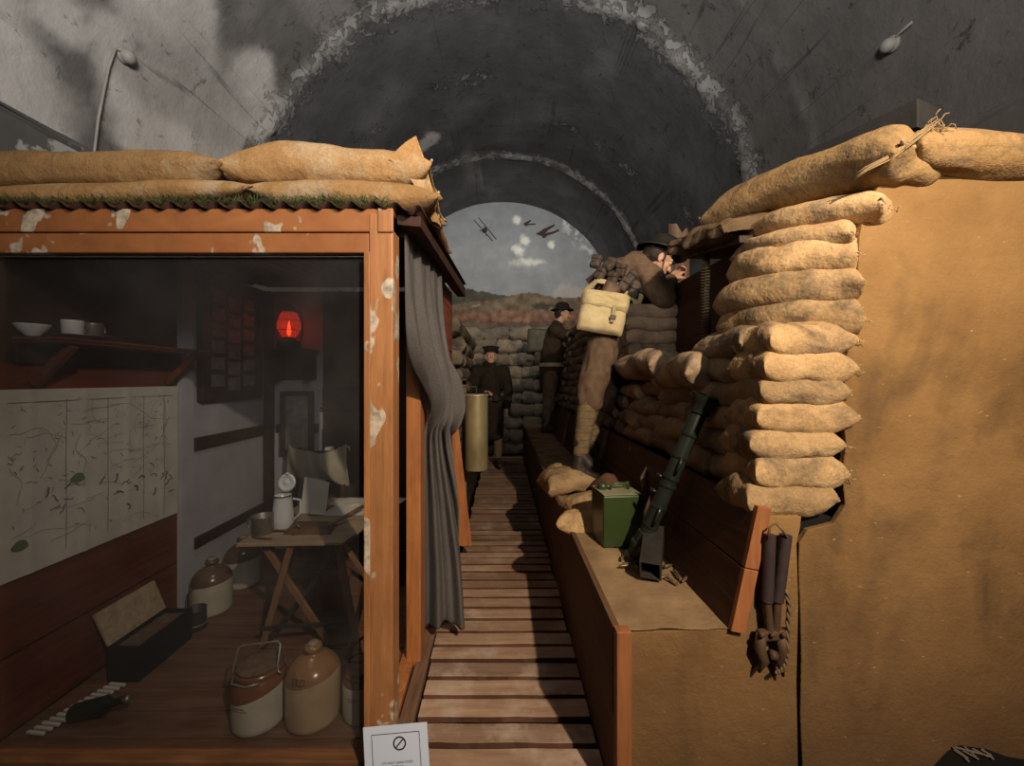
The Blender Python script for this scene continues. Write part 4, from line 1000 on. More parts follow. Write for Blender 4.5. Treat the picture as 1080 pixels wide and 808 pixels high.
# red bucket under table
c = V(-.98, 2.35, 0); bk = thing('fire_bucket', c, 'faded red bucket on the floor under the camp table', 'bucket')
MB().lathe([(.07, 0), (.072, .004), (.10, .17), (.104, .175), (.098, .172), (.068, .01)], 28, c).build('bucket_body', M['redcloth'], bk, smooth=True)
MB().tube([c+V(.10*math.cos(a), -.06*math.sin(a), .172+.05*math.sin(a)) for a in [PI*k/12 for k in range(13)]], .003, 6).build('bail_handle', M['wire'], bk, smooth=True)

# stoneware jars
def prof_at(prof, z):
    for (r0, z0), (r1, z1) in zip(prof, prof[1:]):
        if z0 <= z <= z1 and z1 > z0: return lerp(r0, r1, (z-z0)/(z1-z0))
    return prof[-1][0]
def curved_text(parent, c, prof, txt, size, ang, z0, nm='stencilled_letters', m=None):
    vs, fs = text_mb(txt, size); mb = MB(); out = []
    for v in vs:
        z = z0+v.y; r = prof_at(prof, z)+.0025; a = ang+v.x/r; out.append(c+V(r*math.cos(a), r*math.sin(a), z))
    mb.add(out, fs); mb.build(nm, m or M['ink'], parent)
FL = [(.088, 0), (.096, .006), (.098, .02), (.098, .168), (.094, .19), (.080, .212), (.058, .230), (.036, .241), (.026, .246), (.024, .252), (.031, .258), (.033, .266), (.031, .275), (.024, .279), (.012, .279)]
m_f1 = stoneware('stoneware_tan', (.30, .17, .085), (.46, .34, .22), .172, .16)
m_f2 = stoneware('stoneware_back', (.13, .085, .06), (.48, .46, .38), .165, .10)
m_j1 = stoneware('stoneware_cream', (.20, .085, .042), (.50, .48, .41), .125, .28)
m_j3 = stoneware('stoneware_cream_right', (.16, .072, .04), (.46, .45, .39), .135, .02)
def flagon(c, lab, m, sc=1, text=None):
    t = thing('stoneware_flagon', c, lab, 'stoneware jar', 'stoneware jars in the dugout'); pf = [(r*sc, z*sc) for r, z in FL]
    MB().lathe(pf, 40, c).build('jar_body', m, t, smooth=True)
    MB().lathe([(.019*sc, .270*sc), (.019*sc, .283*sc), (.016*sc, .288*sc)], 20, c).build('stopper', M['tablewood'], t, smooth=True)
    if text: curved_text(t, c, pf, text, .030, -PI/2-.15, .183, 'stencilled_letters', M['print'])
    return t
flagon(V((330.5-CX)*1.575/F, 1.575, 0), 'tall tan stoneware flagon stamped SRD, middle of three jars behind the glass', m_f1, 1., 'SRD')
o = flagon(V(-1.64, 2.30, 0), 'cream stoneware flagon with dark shoulder on the floor below the map\'s right end', m_f2, 1.02)
cc = V(-1.64, 2.30, 0); MB().tube([cc+V(-.03, -.098, .17), cc+V(-.05, -.115, .14), cc+V(-.05, -.112, .06), cc+V(-.04, -.10, .0)], .004, 6).build('wire_loop', M['gunmetal'], o, smooth=True)
flagon(V(-1.655, 2.60, 0), 'shaded stoneware flagon standing behind another near the pale wall', m_f2, 1.05)
JP = [(.086, 0), (.092, .006), (.093, .02), (.093, .145), (.088, .165), (.080, .178), (.078, .182), (.082, .186), (.082, .198), (.072, .202), (.07, .206), (.02, .208)]
def crock(c, lab, m, sc, big, text, tz):
    t = thing('stoneware_crock', c, lab, 'stoneware jar', 'stoneware jars in the dugout'); pf = [(r*sc, z*sc) for r, z in JP]
    MB().lathe(pf, 40, c).build('jar_body', m, t, smooth=True)
    MB().lathe([(.076*sc, .204*sc), (.078*sc, .209*sc), (.07*sc, .217*sc), (.03*sc, .222*sc)], 32, c).build('lid', M['oldwood'], t, smooth=True)
    if big:
        f = [V(-.078, -.02, .165), V(-.082, -.03, .20), V(-.08, .0, .262), V(-.07, .005, .268), V(.065, .005, .285), V(.078, .0, .278), V(.08, -.025, .215), V(.086, -.03, .195), V(.098, -.03, .19)]
        MB().tube([c+p*sc for p in f], .0042, 8).build('wire_bail', M['wire'], t, smooth=True)
        MB().tube([c+V(-.07, -.04, .20), c+V(-.06, -.075, .185), c+V(0, -.088, .183), c+V(.045, -.078, .19)], .0035, 8).build('wire_clip', M['wire'], t, smooth=True)
    else:
        MB().bar(c+V(.03, -.075*sc, .17*sc), c+V(.035, -.07*sc, .30*sc), .014, .006, V(0, 1, 0)).build('clamp_strap', M['wire'], t)
        MB().tube([c+V(-.06, 0, .19), c+V(-.05, 0, .25), c+V(0, 0, .29), c+V(.05, 0, .25), c+V(.06, 0, .19)], .006, 8).build('wire_bail', M['gunmetal'], t, smooth=True)
    mb = MB(); rr = random.Random(int(sc*100))          # worn, unreadable stencil: two rows of small marks
    for z0, wid in text:
        u = -wid/2
        while u < wid/2:
            w_ = rr.uniform(.0018, .0042); hh = rr.uniform(.0035, .006)
            r = prof_at(pf, z0)+.0012; q = [(u, z0), (u+w_, z0), (u+w_*rr.uniform(.4, 1), z0+hh), (u, z0+hh*rr.uniform(.6, 1))]
            mb.add([c+V(r*math.cos(-PI/2+tz+a_/r), r*math.sin(-PI/2+tz+a_/r), b_) for a_, b_ in q], [(0, 1, 2, 3)]); u += w_+rr.uniform(.0012, .0025)
    mb.build('worn_stencil', M['print'], t)
crock(V((274-CX)*1.565/F, 1.565, 0), 'brown and cream stoneware crock with a wire bail, left of three jars behind the glass', m_j1, 1.02, True, ((.104, .05), (.095, .062)), -.28)
crock(V((384-CX)*1.60/F, 1.60, 0), 'smaller brown and cream stoneware crock half hidden by the corner post', m_j3, .86, False, ((.100, .045), (.091, .04)), -.22)
# open box, tin, strips, bottle
c = V(-1.635, 1.90, 0); bx = thing('open_box', c, 'black wooden box with its pale-lined lid open against the wall', 'box')
mb = MB()
for a, b in (((-1.70, 1.75, 0), (-1.56, 2.05, .012)), ((-1.70, 1.75, .012), (-1.688, 2.05, .15)), ((-1.572, 1.75, .012), (-1.56, 2.05, .15)), ((-1.688, 1.75, .012), (-1.572, 1.762, .15)), ((-1.688, 2.038, .012), (-1.572, 2.05, .15))): mb.box(a, b)
mb.build('box_body', M['black'], bx, bevel=.002)
mb = MB(); mb.hexa([V(-1.70, 1.75, .152), V(-1.70, 2.05, .152), V(-1.69, 2.05, .152), V(-1.69, 1.75, .152), V(-1.765, 1.75, .285), V(-1.765, 2.05, .285), V(-1.75, 2.05, .29), V(-1.75, 1.75, .29)]); mb.build('lid', M['tablewood'], bx, bevel=.002)
MB().box((-1.686, 1.764, .10), (-1.574, 2.036, .135)).build('contents', M['oldwood'], bx, bevel=.004)
c = V(-1.60, 2.13, 0); t = thing('tin_can', c, 'small dull tin standing between the black box and the flagon', 'tin')
MB().lathe([(.045, 0), (.047, .004), (.045, .02), (.047, .03), (.045, .10), (.047, .105), (.043, .103), (.04, .01)], 24, c).build('can_body', M['gunmetal'], t, smooth=True)
MB().tube([c+V(.046*math.cos(a), .046*math.sin(a), .028) for a in [2*PI*k/24 for k in range(25)]], .003, 6).build('rolled_rim', M['wire'], t, smooth=True)
ab = thing('cartridge_belt', (-1.67, 1.6, 0), 'belt of short pale strips lying on the floor before the black box', 'belt')
for k in range(13):
    u = k/12; p = V(lerp(-1.70, -1.625, u), lerp(1.485, 1.72, u), .012); MB().bar(p+V(-.035, .004, 0), p+V(.035, -.004, 0), .011, .010).build('strip', M['paper'], ab, bevel=.002)
MB().bar((-1.69, 1.48, .004), (-1.64, 1.73, .004), .03, .006).build('strap', M['brownleather'], ab)
c = P(78, 765, 1.55); c.z = .03
t = thing('lying_bottle', c, 'dark bottle lying on the floor near the lower left of the glass', 'bottle')
MB().lathe([(.03, 0), (.032, .005), (.032, .12), (.014, .15), (.012, .19), (.015, .195), (.015, .205), (.01, .206)], 20, c, rotm('Y', 75)).build('bottle_body', M['tube'], t, smooth=True)
MB().lathe([(.012, .204), (.014, .21), (.01, .22)], 16, c, rotm('Y', 75)).build('cap', M['tin'], t, smooth=True)

# ------------------------------------------------------------------ brass gong
c = P(502.3, 495, 3.02); gz = P(502, 416, 3.02).z; r = 12.3*3.02/F
gg = thing('shell_case_gong', c, 'tall tarnished brass shell case hanging as a gas gong', 'gong')
h = gz-c.z
MB().lathe([(.02, .0), (r*.96, .0), (r, .004), (r, h-.012), (r*1.02, h-.012)], 40, c).build('case_body', M['brass'], gg, smooth=False, angle=.6)
MB().lathe([(r*1.02, h-.012), (r*1.07, h-.010), (r*1.07, h), (r*1.0, h+.002), (.02, h+.002)], 40, c).build('base_rim', M['brass_end'], gg, angle=.6)
MB().tube([c+V(0, 0, h), c+V(0, 0, h+.05)], .006, 8).build('hanging_hook', M['gunmetal'], gg, smooth=True)
mb = MB(); mb.tube([V(-.40, 3.02, c.z+h+.055), V(c.x+.01, 3.02, c.z+h+.055)], .006, 8)
tag(mb.build('gong_rod', M['gunmetal'], smooth=True), 'thin iron rod from the dugout wall carrying the brass gong', 'rod')

# ------------------------------------------------------------------ items on the fire step
step_me = [bag_mesh('sandbag_step', 150+s, .46, .32, .16, M['bag'], 40, 26, bend=.03, pu=8) for s in range(3)]
put_bag(step_me[0], (.585, 2.26, SZ+.045), (.12, .08, .45), (.9, 1.0, 1.), 'pale sandbag on the fire step behind the green can', 'sandbags on the fire step')
put_bag(step_me[1], (.50, 2.82, SZ+.07), (0, 0, .15), (1., 1.1, 1.0), 'sandbag under the soldier\'s boots on the fire step', 'sandbags on the fire step')
put_bag(step_me[2], (.425, 2.16, SZ-.005), (0, .45, 1.25), (.62, .72, .8), 'slumped sandbag hanging over the fire step edge beside the green can', 'sandbags on the fire step')
put_bag(step_me[0], (.415, 3.05, SZ+.05), (0, .2, 1.5), (.5, .6, .9), 'small rounded sandbag at the step edge left of the soldier\'s boots', 'sandbags on the fire step')
# petrol can
c = V(.535, 1.92, SZ+.006); pc = thing('petrol_can', c, 'square green petrol can with a dusty top on the fire step', 'can')
rm = Matrix.Translation(c) @ rotm('Z', 6)
MB().box((-.092, -.085, 0), (.092, .085, .235), rm).build('can_body', M['green'], pc, bevel=.008)
MB().box((-.09, -.083, .2355), (.09, .083, .2395), rm).build('can_top', M['green_dusty'], pc, bevel=.002)
MB().tube([rm @ V(-.03, 0, .24), rm @ V(-.025, 0, .262), rm @ V(.0, .0, .268), rm @ V(.05, 0, .268), rm @ V(.06, 0, .24)], .007, 8).build('handle', M['green'], pc, smooth=True)
MB().lathe([(.022, 0), (.024, .003), (.024, .02), (.018, .026), (.014, .03)], 16, rm @ V(-.06, .02, .239)).build('filler_cap', M['green'], pc, smooth=True)
MB().tube([rm @ V(.075, .03, .24), rm @ V(.07, .03, .262), rm @ V(.06, .02, .265)], .008, 8).build('cap_lever', M['green'], pc, smooth=True)
# mortar tube
A, B = P(673, 592, 1.72), P(742, 424, 1.60); A.z = max(A.z, SZ+.03)
mt = thing('mortar_tube', V(A.x, A.y, SZ), 'dark green metal launcher tube leaning from the fire step to the sandbags', 'launcher tube')
D = (B-A); L = D.length; D.normalize(); q = D.to_track_quat('Z', 'Y').to_matrix().to_4x4()
def on(t, off=V(0, 0, 0)): return A+D*L*t+q.to_3x3() @ off
MB().lathe([(.030, 0), (.030, L*.93), (.028, L*.935)], 28, A, q).build('barrel', M['tube'], mt, angle=.6)
MB().lathe([(.034, L*.93), (.037, L*.935), (.038, L*.975), (.046, L*.995), (.054, L*1.03), (.055, L*1.04), (.048, L*1.04), (.03, L*.98)], 28, A, q).build('flared_muzzle', M['tube'], mt, angle=.6)
MB().lathe([(.02, -.03), (.047, -.03), (.049, -.025), (.049, -.012), (.042, -.01), (.042, .03), (.046, .032), (.046, .05), (.038, .053), (.036, .10), (.031, .105)], 28, A, q).build('breech_collar', M['tube'], mt, angle=.6)
for t in (.2, .33, .47, .52, .66, .8): MB().lathe([(.0305, -.006), (.0335, -.005), (.0335, .005), (.0305, .006)], 28, on(t), q).build('barrel_band', M['tube'], mt, angle=.6)
for t in (.40, .50):
    s_ = q.to_3x3()
    MB().tube([on(t, V(.03, 0, 0)), on(t, V(.052, .0, 0)), on(t+.02, V(.06, 0, 0))], .009, 8).build('bracket', M['tube'], mt, smooth=True)
    MB().tube([on(t, V(.0, .03, 0)), on(t, V(.01, .055, 0))], .007, 8).build('bracket_bolt', M['tube'], mt, smooth=True)
MB().tube([on(.22, V(-.033, -.01, 0)), on(.30, V(-.04, -.012, 0)), on(.34, V(-.034, -.01, 0))], .007, 8).build('side_lug', M['tube'], mt, smooth=True)
MB().tube([on(.56, V(-.033, -.01, 0)), on(.62, V(-.042, -.012, 0)), on(.66, V(-.034, -.01, 0))], .006, 8).build('side_lug', M['tube'], mt, smooth=True)
# open-ended metal box
hb = thing('metal_magazine', (.62, 1.62, SZ), 'hollow dark metal box with its open end facing out below the launcher tube', 'box')
m4 = Matrix.Translation(V(.555, 1.53, SZ+.014)) @ rotm('Z', -24) @ rotm('X', 16) @ Matrix.Scale(1.2, 4)
mb = MB()
for a, b in (((-.032, 0, 0), (.032, .2, .004)), ((-.032, 0, .056), (.032, .2, .06)), ((-.032, 0, .004), (-.027, .2, .056)), ((.027, 0, .004), (.032, .2, .056))): mb.box(a, b, m4)
mb.build('shell', M['gunmetal'], hb, bevel=.0015)
mb = MB(); mb.box((-.027, .18, .004), (.027, .19, .056), m4); mb.build('back_plate', M['black'], hb)
# loose cartridges
rr = random.Random(21); pts = [(656, 592), (662, 598), (668, 594), (658, 600), (671, 601), (664, 588), (705, 600), (712, 606), (700, 612), (716, 612), (722, 615), (708, 616)]
pos = ['left heap nearest the step edge', 'left heap, second from the edge', 'left heap, touching the tube base', 'left heap, lowest', 'left heap, rightmost', 'left heap, farthest back', 'right group, closest to the metal box', 'right group, second from the box', 'right group, standing below the box', 'right group, centre', 'right group, farthest right', 'right group, lowest']
cart = None
for k, (px, py) in enumerate(pts):
    Y = F*(H0-SZ)/(py-CY); c = V((px-CX)*Y/F, Y, SZ+.013)
    if cart is None:
        cart = thing('spent_cartridge', c, '', 'cartridge', 'spent cartridges on the step')
        MB().lathe([(.0055, -.022), (.0062, -.021), (.0062, .008), (.0042, .012), (.0042, .02)], 12, c, rotm('Y', 90)).build('case', M['bullet'], cart, smooth=True)
        MB().lathe([(.0066, -.024), (.0066, -.021)], 12, c, rotm('Y', 90)).build('rim', M['bullet'], cart)
        o = cart
    else:
        o = cart.copy(); COL.objects.link(o)
        for chd in list(cart.children): d = chd.copy(); COL.objects.link(d); d.parent = o
    o.location = c; o.rotation_euler = (0, rr.uniform(-.15, .15), rr.uniform(0, 6.28)); o['label'] = 'small spent cartridge on the fire step, '+pos[k]
# strap and root by the can
tag(MB().tube([V(.66, 2.02, SZ+.01), P(682, 545, 1.95), P(681, 520, 1.92), P(679, 503, 1.9), P(683, 494, 1.9), P(690, 503, 1.88), P(700, 512, 1.86), P(708, 509, 1.86)], [.016, .017, .018, .018, .016, .016, .015, .010], 10).build('bent_root', M['oldwood'], smooth=True), 'bent pale root lying against the plank behind the green can', 'root')
mb = MB()
def cl(u, w): 
    x = lerp(.50, .70, u); Y = lerp(2.05, 2.55, w); return V(x, Y, SZ+.03+.20*math.sin(w*PI)*(.35+.65*math.sin(u*PI*.75+.4))+.015*fbm(V(u*5, w*5, 0), 2))
mb.grid(cl, 20, 24); o = mb.build('leather_haversack', M['brownleather'], smooth=True); o.modifiers.new('s', 'SOLIDIFY').thickness = .01; tag(o, 'crumpled dark leather bag between the green can and the plank', 'bag')

# wire cutters
c = P(815, 570, 1.235); wc = thing('wire_cutters', V(c.x, c.y, P(0, 712, 1.235).z), 'long-handled wire cutters hanging by a cord on the sand-coloured board', 'wire cutters')
def W(px, py, y=1.225): return P(px, py, y)
for k, (x0, x1, x2) in enumerate(((812, 809, 812), (829, 820, 818))):
    MB().tube([W(x0, 564), W(x1, 634)], [.0165, .0165], 14).build('handle_sleeve', M['rubber'], wc, angle=.8)
    MB().tube([W(x1, 634), W(x2, 668)], [.0115, .0115], 12).build('handle_shaft', M['jaw'], wc, angle=.8)
MB().bar(W(799, 670), W(831, 668), .024, .03).build('pivot_plate', M['jaw'], wc, bevel=.006)
for k, pts in enumerate((((803, 668, .014), (801, 684, .017), (806, 697, .014), (800, 709, .004)), ((822, 668, .014), (826, 684, .017), (822, 697, .014), (826, 713, .004)))):
    MB().tube([W(a, b) for a, b, r in pts], [r for a, b, r in pts], 10).build('jaw', M['jaw'], wc, smooth=True)
MB().tube([W(812, 690, 1.222), W(818, 692, 1.222)], .014, 12).build('jaw_bolt', M['jaw'], wc, smooth=True)
for x in (804, 815, 827): MB().ell(W(x, 670, 1.205), (.008, .006, .008)).build('rivet', M['jaw'], wc, smooth=True)
mb = MB(); ph = [(829, 622), (832, 640), (831, 660), (830, 680), (829, 698), (824, 707), (818, 711)]
path = []
for (a, b), (c2, d2) in zip(ph, ph[1:]):
    for j in range(6): path.append(W(lerp(a, c2, j/6), lerp(b, d2, j/6), 1.215))
for s_ in (0, PI): mb.tube([p+V(.0035*math.cos(i*1.1+s_), .0035*math.sin(i*1.1+s_), 0) for i, p in enumerate(path)], .0042, 6)
mb.build('rope', M['rope'], wc, smooth=True)
MB().tube([W(810, 568, 1.21), W(812, 556, 1.21), W(818, 552, 1.21), W(826, 560, 1.21), W(830, 567, 1.21)], .0035, 6).build('hanging_cord', M['rope'], wc, smooth=True)

# ------------------------------------------------------------------ the opening: roof slab, cartridge belt, broken post, twigs
rs = thing('earth_cover', (1.1, 2.0, 1.86), 'sloping earth-covered timber roof over the parapet opening', 'roof')
def soil(u, w):
    Y = lerp(1.60, 2.18, w); z0 = lerp(1.865, 1.965, w); n = fbm(V(u*5, Y*6, 2), 4); e = .05*fbm(V(Y*9, 1, 0), 3)
    prof = ((.96, .0), (.90, -.005), (.875, .025), (.885, .06), (.93, .085), (1.05, .10), (1.35, .11), (1.7, .10))
    f = u*7; i = min(int(f), 6); f -= i; x = lerp(prof[i][0], prof[i+1][0], f); z = lerp(prof[i][1], prof[i+1][1], f)
    k = 1 if .05 < w < .95 else .3
    return V(x+(e+.025*n)*(1-u), Y, z0+(z+.035*n*min(1, u*4))*k)
mb = MB(); mb.grid(soil, 42, 40); mb.build('soil_layer', M['soil'], rs, smooth=True)
mb = MB(); mb.hexa([V(.93, 1.60, 1.835), V(.95, 2.17, 1.94), V(1.7, 2.17, 1.94), V(1.7, 1.60, 1.835), V(.93, 1.60, 1.866), V(.95, 2.17, 1.97), V(1.7, 2.17, 1.97), V(1.7, 1.60, 1.866)]); mb.build('timber_slab', M['darkwood'], rs, bevel=.004)
q = P(717, 268, 3.05); bp = MB(); n = 12; vs = []
for k in range(n):
    a = 2*PI*k/n; vs.append(V(q.x+.01+.09*math.cos(a), q.y+.08*math.sin(a), -.15))
rr = random.Random(4)
for k in range(n):
    a = 2*PI*k/n; vs.append(q+V(-.01+.075*math.cos(a), .06*math.sin(a), .17+rr.uniform(-.06, .07)))
vs.append(q+V(-.01, 0, .09))
bp.add(vs, [(k, (k+1) % n, (k+1) % n+n, k+n) for k in range(n)]+[(k+n, (k+1) % n+n, 2*n) for k in range(n)]+[tuple(range(n))[::-1]])
tag(bp.build('broken_post', M['oldwood']), 'splintered top of a broken dark timber post rising behind the helmet', 'post')
for k, (a, lab) in enumerate((([(745, 262), (744, 250), (741, 240), (737, 232)], 'dry twig forking at its tip on the earth cover'), ([(752, 258), (753, 247), (751, 240), (756, 241), (764, 250)], 'dry bent twig beside the forked one on the earth cover'))):
    t = MB(); t.tube([P(x, y-3, 2.0) for x, y in a], .0035, 6)
    if k == 0: t.tube([P(741, 237, 2.0), P(746, 229, 2.0)], .0025, 6); t.tube([P(744, 247, 2.0), P(748, 236, 2.0)], .002, 6)
    else: t.tube([P(753, 244, 2.0), P(748, 234, 2.0)], .002, 6)
    tag(t.build('dry_twig', M['oldwood'], smooth=True), lab, 'twig', 'dry twigs')
cb = thing('hanging_cartridge_belt', P(746, 372, 1.92), 'long cartridge belt hanging down inside the parapet opening', 'cartridge belt')
N = 36; T = P(745, 258, 1.92); Bm = P(747, 368, 1.92)
path = [T.lerp(Bm, i/12)+V(.004*math.sin(i*.7), 0, 0) for i in range(13)]+[P(750, 374, 1.90), P(752, 380, 1.88)]
mb = MB()
for a, b in zip(path, path[1:]): mb.bar(a, b, .022, .004, V(0, 1, 0))
mb.build('belt_webbing', M['webbing'], cb)
first = None
for k in range(N):
    p = T.lerp(Bm, (k+.5)/N)
    if first is None:
        m_ = MB().tube([V(.012, -.004, 0), V(-.012, -.004, 0), V(-.022, -.004, .001), V(-.034, -.004, .002)], [.0048, .0048, .004, .001], 8).mesh('cartridge', M['bullet'], True)
        first = m_
    o = bpy.data.objects.new('cartridge', first); COL.objects.link(o); o.parent = cb; o.location = p-Vector(cb.location)
# dark plank on the wall top, right
mb = MB(); a, b = P(844, 162, 2.0), P(968, 103, 1.52); mb.hexa([a+V(0, 0, -.03), b+V(0, 0, -.11), b+V(.12, .04, -.11), a+V(.12, .04, -.03), a, b, b+V(.12, .04, -.01), a+V(.12, .04, 0)])
tag(mb.build('roof_board', M['darkplank'], bevel=.004), 'dark grey board behind the longest sandbag on the wall top', 'board')

# ------------------------------------------------------------------ notice card
sg = thing('notice_card', V(-.35, 1.325, -.15), 'white notice card with a prohibition symbol in front of the corner post', 'sign')
o3 = P(416.5, 765, 1.335); m4 = Matrix.Translation(V(o3.x, 1.335, o3.z)) @ rotm('Y', -5) @ rotm('X', -6)
wd = .2095
MB().box((-wd/2, 0, -.305), (wd/2, .003, 0), m4).build('card', M['card'], sg)
mb = MB(); t_ = .0016; x0 = wd/2-.026; zt = -.023; zb = -.285
for a, b in (((-x0, zt), (x0, zt-t_)), ((-x0, zb), (x0, zb-t_)), ((-x0, zt), (-x0+t_, zb)), ((x0-t_, zt), (x0, zb))): mb.box((a[0], -.0012, b[1]), (b[0], -.0002, a[1]), m4)
mb.build('printed_border', M['print'], sg)
mb = MB(); cz = -.055; cx_ = .012
ringv = []; n = 40
for r_ in (.0165, .0215):
    for k in range(n): a = 2*PI*k/n; ringv.append(m4 @ V(cx_+r_*math.cos(a), -.001, cz+r_*math.sin(a)))
mb.add(ringv, [(k, (k+1) % n, (k+1) % n+n, k+n) for k in range(n)])
mb.add([m4 @ V(cx_+a*math.cos(PI/4)-b*math.sin(PI/4), -.001, cz+a*math.sin(PI/4)+b*math.cos(PI/4)) for a, b in ((-.0175, -.0022), (.0175, -.0022), (.0175, .0022), (-.0175, .0022))], [(0, 1, 2, 3)])
mb.build('prohibition_symbol', M['print'], sg)
for txt, z_, s_ in (('DO NOT LEAN OVER', -.115, .0105), ('DISPLAY', -.127, .0105)):
    vs, fs = text_mb(txt, s_); mb = MB(); mb.add([m4 @ V(v.x+.002, -.001, z_+v.y) for v in vs], fs); mb.build('lettering', M['print'], sg)
MB().box((-.44, 1.33, -.15), (-.27, 1.345, -.11)).build('foot', M['oldwood'], sg)

# ------------------------------------------------------------------ people
def basis(fwd, up):
    f = fwd.normalized(); r = f.cross(up).normalized(); u = r.cross(f).normalized(); return f, r, u
def head_into(mb, c, fwd, up, s=1.0, det=True):
    f, r, u = basis(fwd, up); rot = Matrix((r, f, u)).transposed()
    def q(x, y, z): return c+r*x*s+f*y*s+u*z*s
    mb.ell(q(0, -.012, .028), (.076*s, .095*s, .088*s), rot)          # cranium
    mb.ell(q(0, .022, -.035), (.058*s, .066*s, .074*s), rot)          # face
    mb.ell(q(0, .055, -.092), (.026*s, .024*s, .022*s), rot)          # chin
    for sx in (-1, 1): 
        mb.cap(q(sx*.055, .0, -.05), .018*s, q(sx*.025, .055, -.09), .018*s)   # jaw line
        mb.ell(q(sx*.036, .062, -.022), (.022*s, .018*s, .02*s), rot)          # cheek
        mb.ell(q(sx*.078, -.012, -.012), (.010*s, .020*s, .032*s), rot)        # ear
        mb.ell(q(sx*.032, .083, .002), (.013*s, .008*s, .009*s), rot)          # eye ball
        mb.cap(q(sx*.012, .090, .022), .009*s, q(sx*.048, .076, .02), .008*s)  # brow
    mb.cap(q(0, .086, .012), .009*s, q(0, .108, -.03), .013*s)         # nose
    for sx in (-1, 1): mb.ell(q(sx*.011, .098, -.036), (.008*s, .009*s, .007*s), rot)
    mb.cap(q(-.02, .082, -.058), .006*s, q(.02, .082, -.058), .006*s); mb.cap(q(-.017, .081, -.069), .0065*s, q(.017, .081, -.069), .0065*s)
    return q, rot
def hand_into(mb, wrist, d, palm_n, side=1, curl=.7):
    d = d.normalized(); n = (palm_n-d*palm_n.dot(d)).normalized(); a = d.cross(n).normalized()*side
    mb.cap(wrist, .024, wrist+d*.03, .022)
    for k in range(4): mb.cap(wrist+d*.02+a*(k-1.5)*.013, .014, wrist+d*.088+a*(k-1.5)*.019, .0115)
    for k, l in enumerate((.072, .082, .077, .06)):
        p = wrist+d*.09+a*(k-1.5)*.0205; dd = d.copy(); r = .0092
        for j, fr_ in enumerate((.42, .33, .25)):
            ang = curl*(.7+.35*j); dd = (dd*math.cos(ang)+n*math.sin(ang)).normalized()
            nn = n
            e = p+dd*l*fr_; mb.cap(p, r, e, r*.92, 10); p = e; r *= .92
            n = (n-dd*n.dot(dd)).normalized()
        n = (palm_n-d*palm_n.dot(d)).normalized()
    b = wrist+d*.025-a*.026; e = b+(d*.6-a*.7+n*.35).normalized()*.036; g = e+(d*.85-a*.15+n*.5).normalized()*.032
    mb.cap(b, .014, e, .0115); mb.cap(e, .0115, g, .009)
def helmet(parent, c, fwd, up, m, s=1.):
    f, r, u = basis(fwd, up); rot = Matrix((r, f, u)).transposed().to_4x4()
    pr = [(.158, -.014), (.160, -.010), (.150, .0), (.120, .012), (.104, .03), (.096, .06), (.078, .088), (.045, .104), (.004, .109)]
    pr2 = [(.158, -.014), (.146, -.005), (.116, .006), (.098, .028), (.09, .056), (.07, .082), (.04, .097), (.004, .101)]
    mb = MB(); mb.lathe([(a*s, b*s) for a, b in pr], 40, (0, 0, 0), None, False); mb.lathe([(a*s, b*s) for a, b in pr2], 40, (0, 0, 0), None, False)
    mb.v = [V(v.x*.93, v.y*1.05, v.z) for v in mb.v]; mb.xf(Matrix.Translation(c) @ rot)
    return mb.build('steel_helmet', m, parent, smooth=True)
def boot(parent, heel, toe, ankle, m, nm='boot', w=.042):
    mb = MB(); d = (toe-heel); up = V(0, 0, 1)
    L_ = d.length; dn = d.normalized(); sd = dn.cross(up).normalized()
    mb.chain([(ankle+V(0, 0, .08), .050), (ankle, .047), (heel+V(0, 0, .045)+dn*.015, .046)])
    mb.chain([(heel+V(0, 0, .045)+dn*.02, .046), (heel+dn*L_*.45+V(0, 0, .05), .046), (heel+dn*L_*.75+V(0, 0, .040), .044), (heel+dn*(L_-.035)+V(0, 0, .036), .036)])
    mb.cap(ankle, .045, heel+dn*L_*.5+V(0, 0, .055), .044)
    mb.v = [V(v.x, v.y, max(v.z, heel.z+.004)) for v in mb.v]
    b = blob(mb, nm, m, parent, .007, 3, .002, 30)
    so = MB(); pts = []
    for t, hw in ((-.035, .022), (-.01, .036), (.06, .038), (.14, .035), (.2, .045), (.25, .043), (.285, .03), (.30, .012)): pts.append((t/.29*L_, hw))
    vs = [heel+dn*t+sd*hw for t, hw in pts]+[heel+dn*t-sd*hw for t, hw in pts[::-1]]
    so.add([V(v.x, v.y, heel.z-.006) for v in vs]+[V(v.x, v.y, heel.z+.012) for v in vs], [tuple(range(16))[::-1], tuple(range(16, 32))]+[(i, (i+1) % 16, (i+1) % 16+16, i+16) for i in range(16)])
    off = world_of(parent); so.build('boot_sole', m, b) if False else None
    return b
YS = 2.88
def S(px, py, dy=0):
    q = P(px, py, YS); return V(q.x, YS+dy, q.z)
so = thing('person', V(.60, YS, .60), 'person in khaki service uniform and steel helmet leaning on the parapet from the fire step', 'person')
bd = MB()
hipR, hipL = S(640, 338, -.09), S(652, 338, .10); kR, kL = S(619, 414, -.10), S(640, 416, .12); aR, aL = S(609, 476, -.10), S(626, 468, .14)
pel, wst, chs, nkb = S(644, 333), S(648, 310), S(657, 294), S(674, 277, -.02)
shR, shL = S(666, 288, -.15), S(672, 284, .17); elR, elL = S(686, 320, -.22), S(692, 318, .18)
hd = S(689, 277, -.08); hf = V(.88, .12, -.42); hu = V(.45, .0, .9)
wrR, wrL = S(702, 298, -.10), S(707, 294, .06)
bd.chain([(pel, .14), (wst, .125), (chs, .135), (nkb, .075), (hd+V(-.02, 0, -.03), .055)])
for h_, k_, a_ in ((hipR, kR, aR), (hipL, kL, aL)): bd.chain([(h_, .085), (k_, .055), (a_, .038), (a_+V(.03, 0, -.06), .03)])
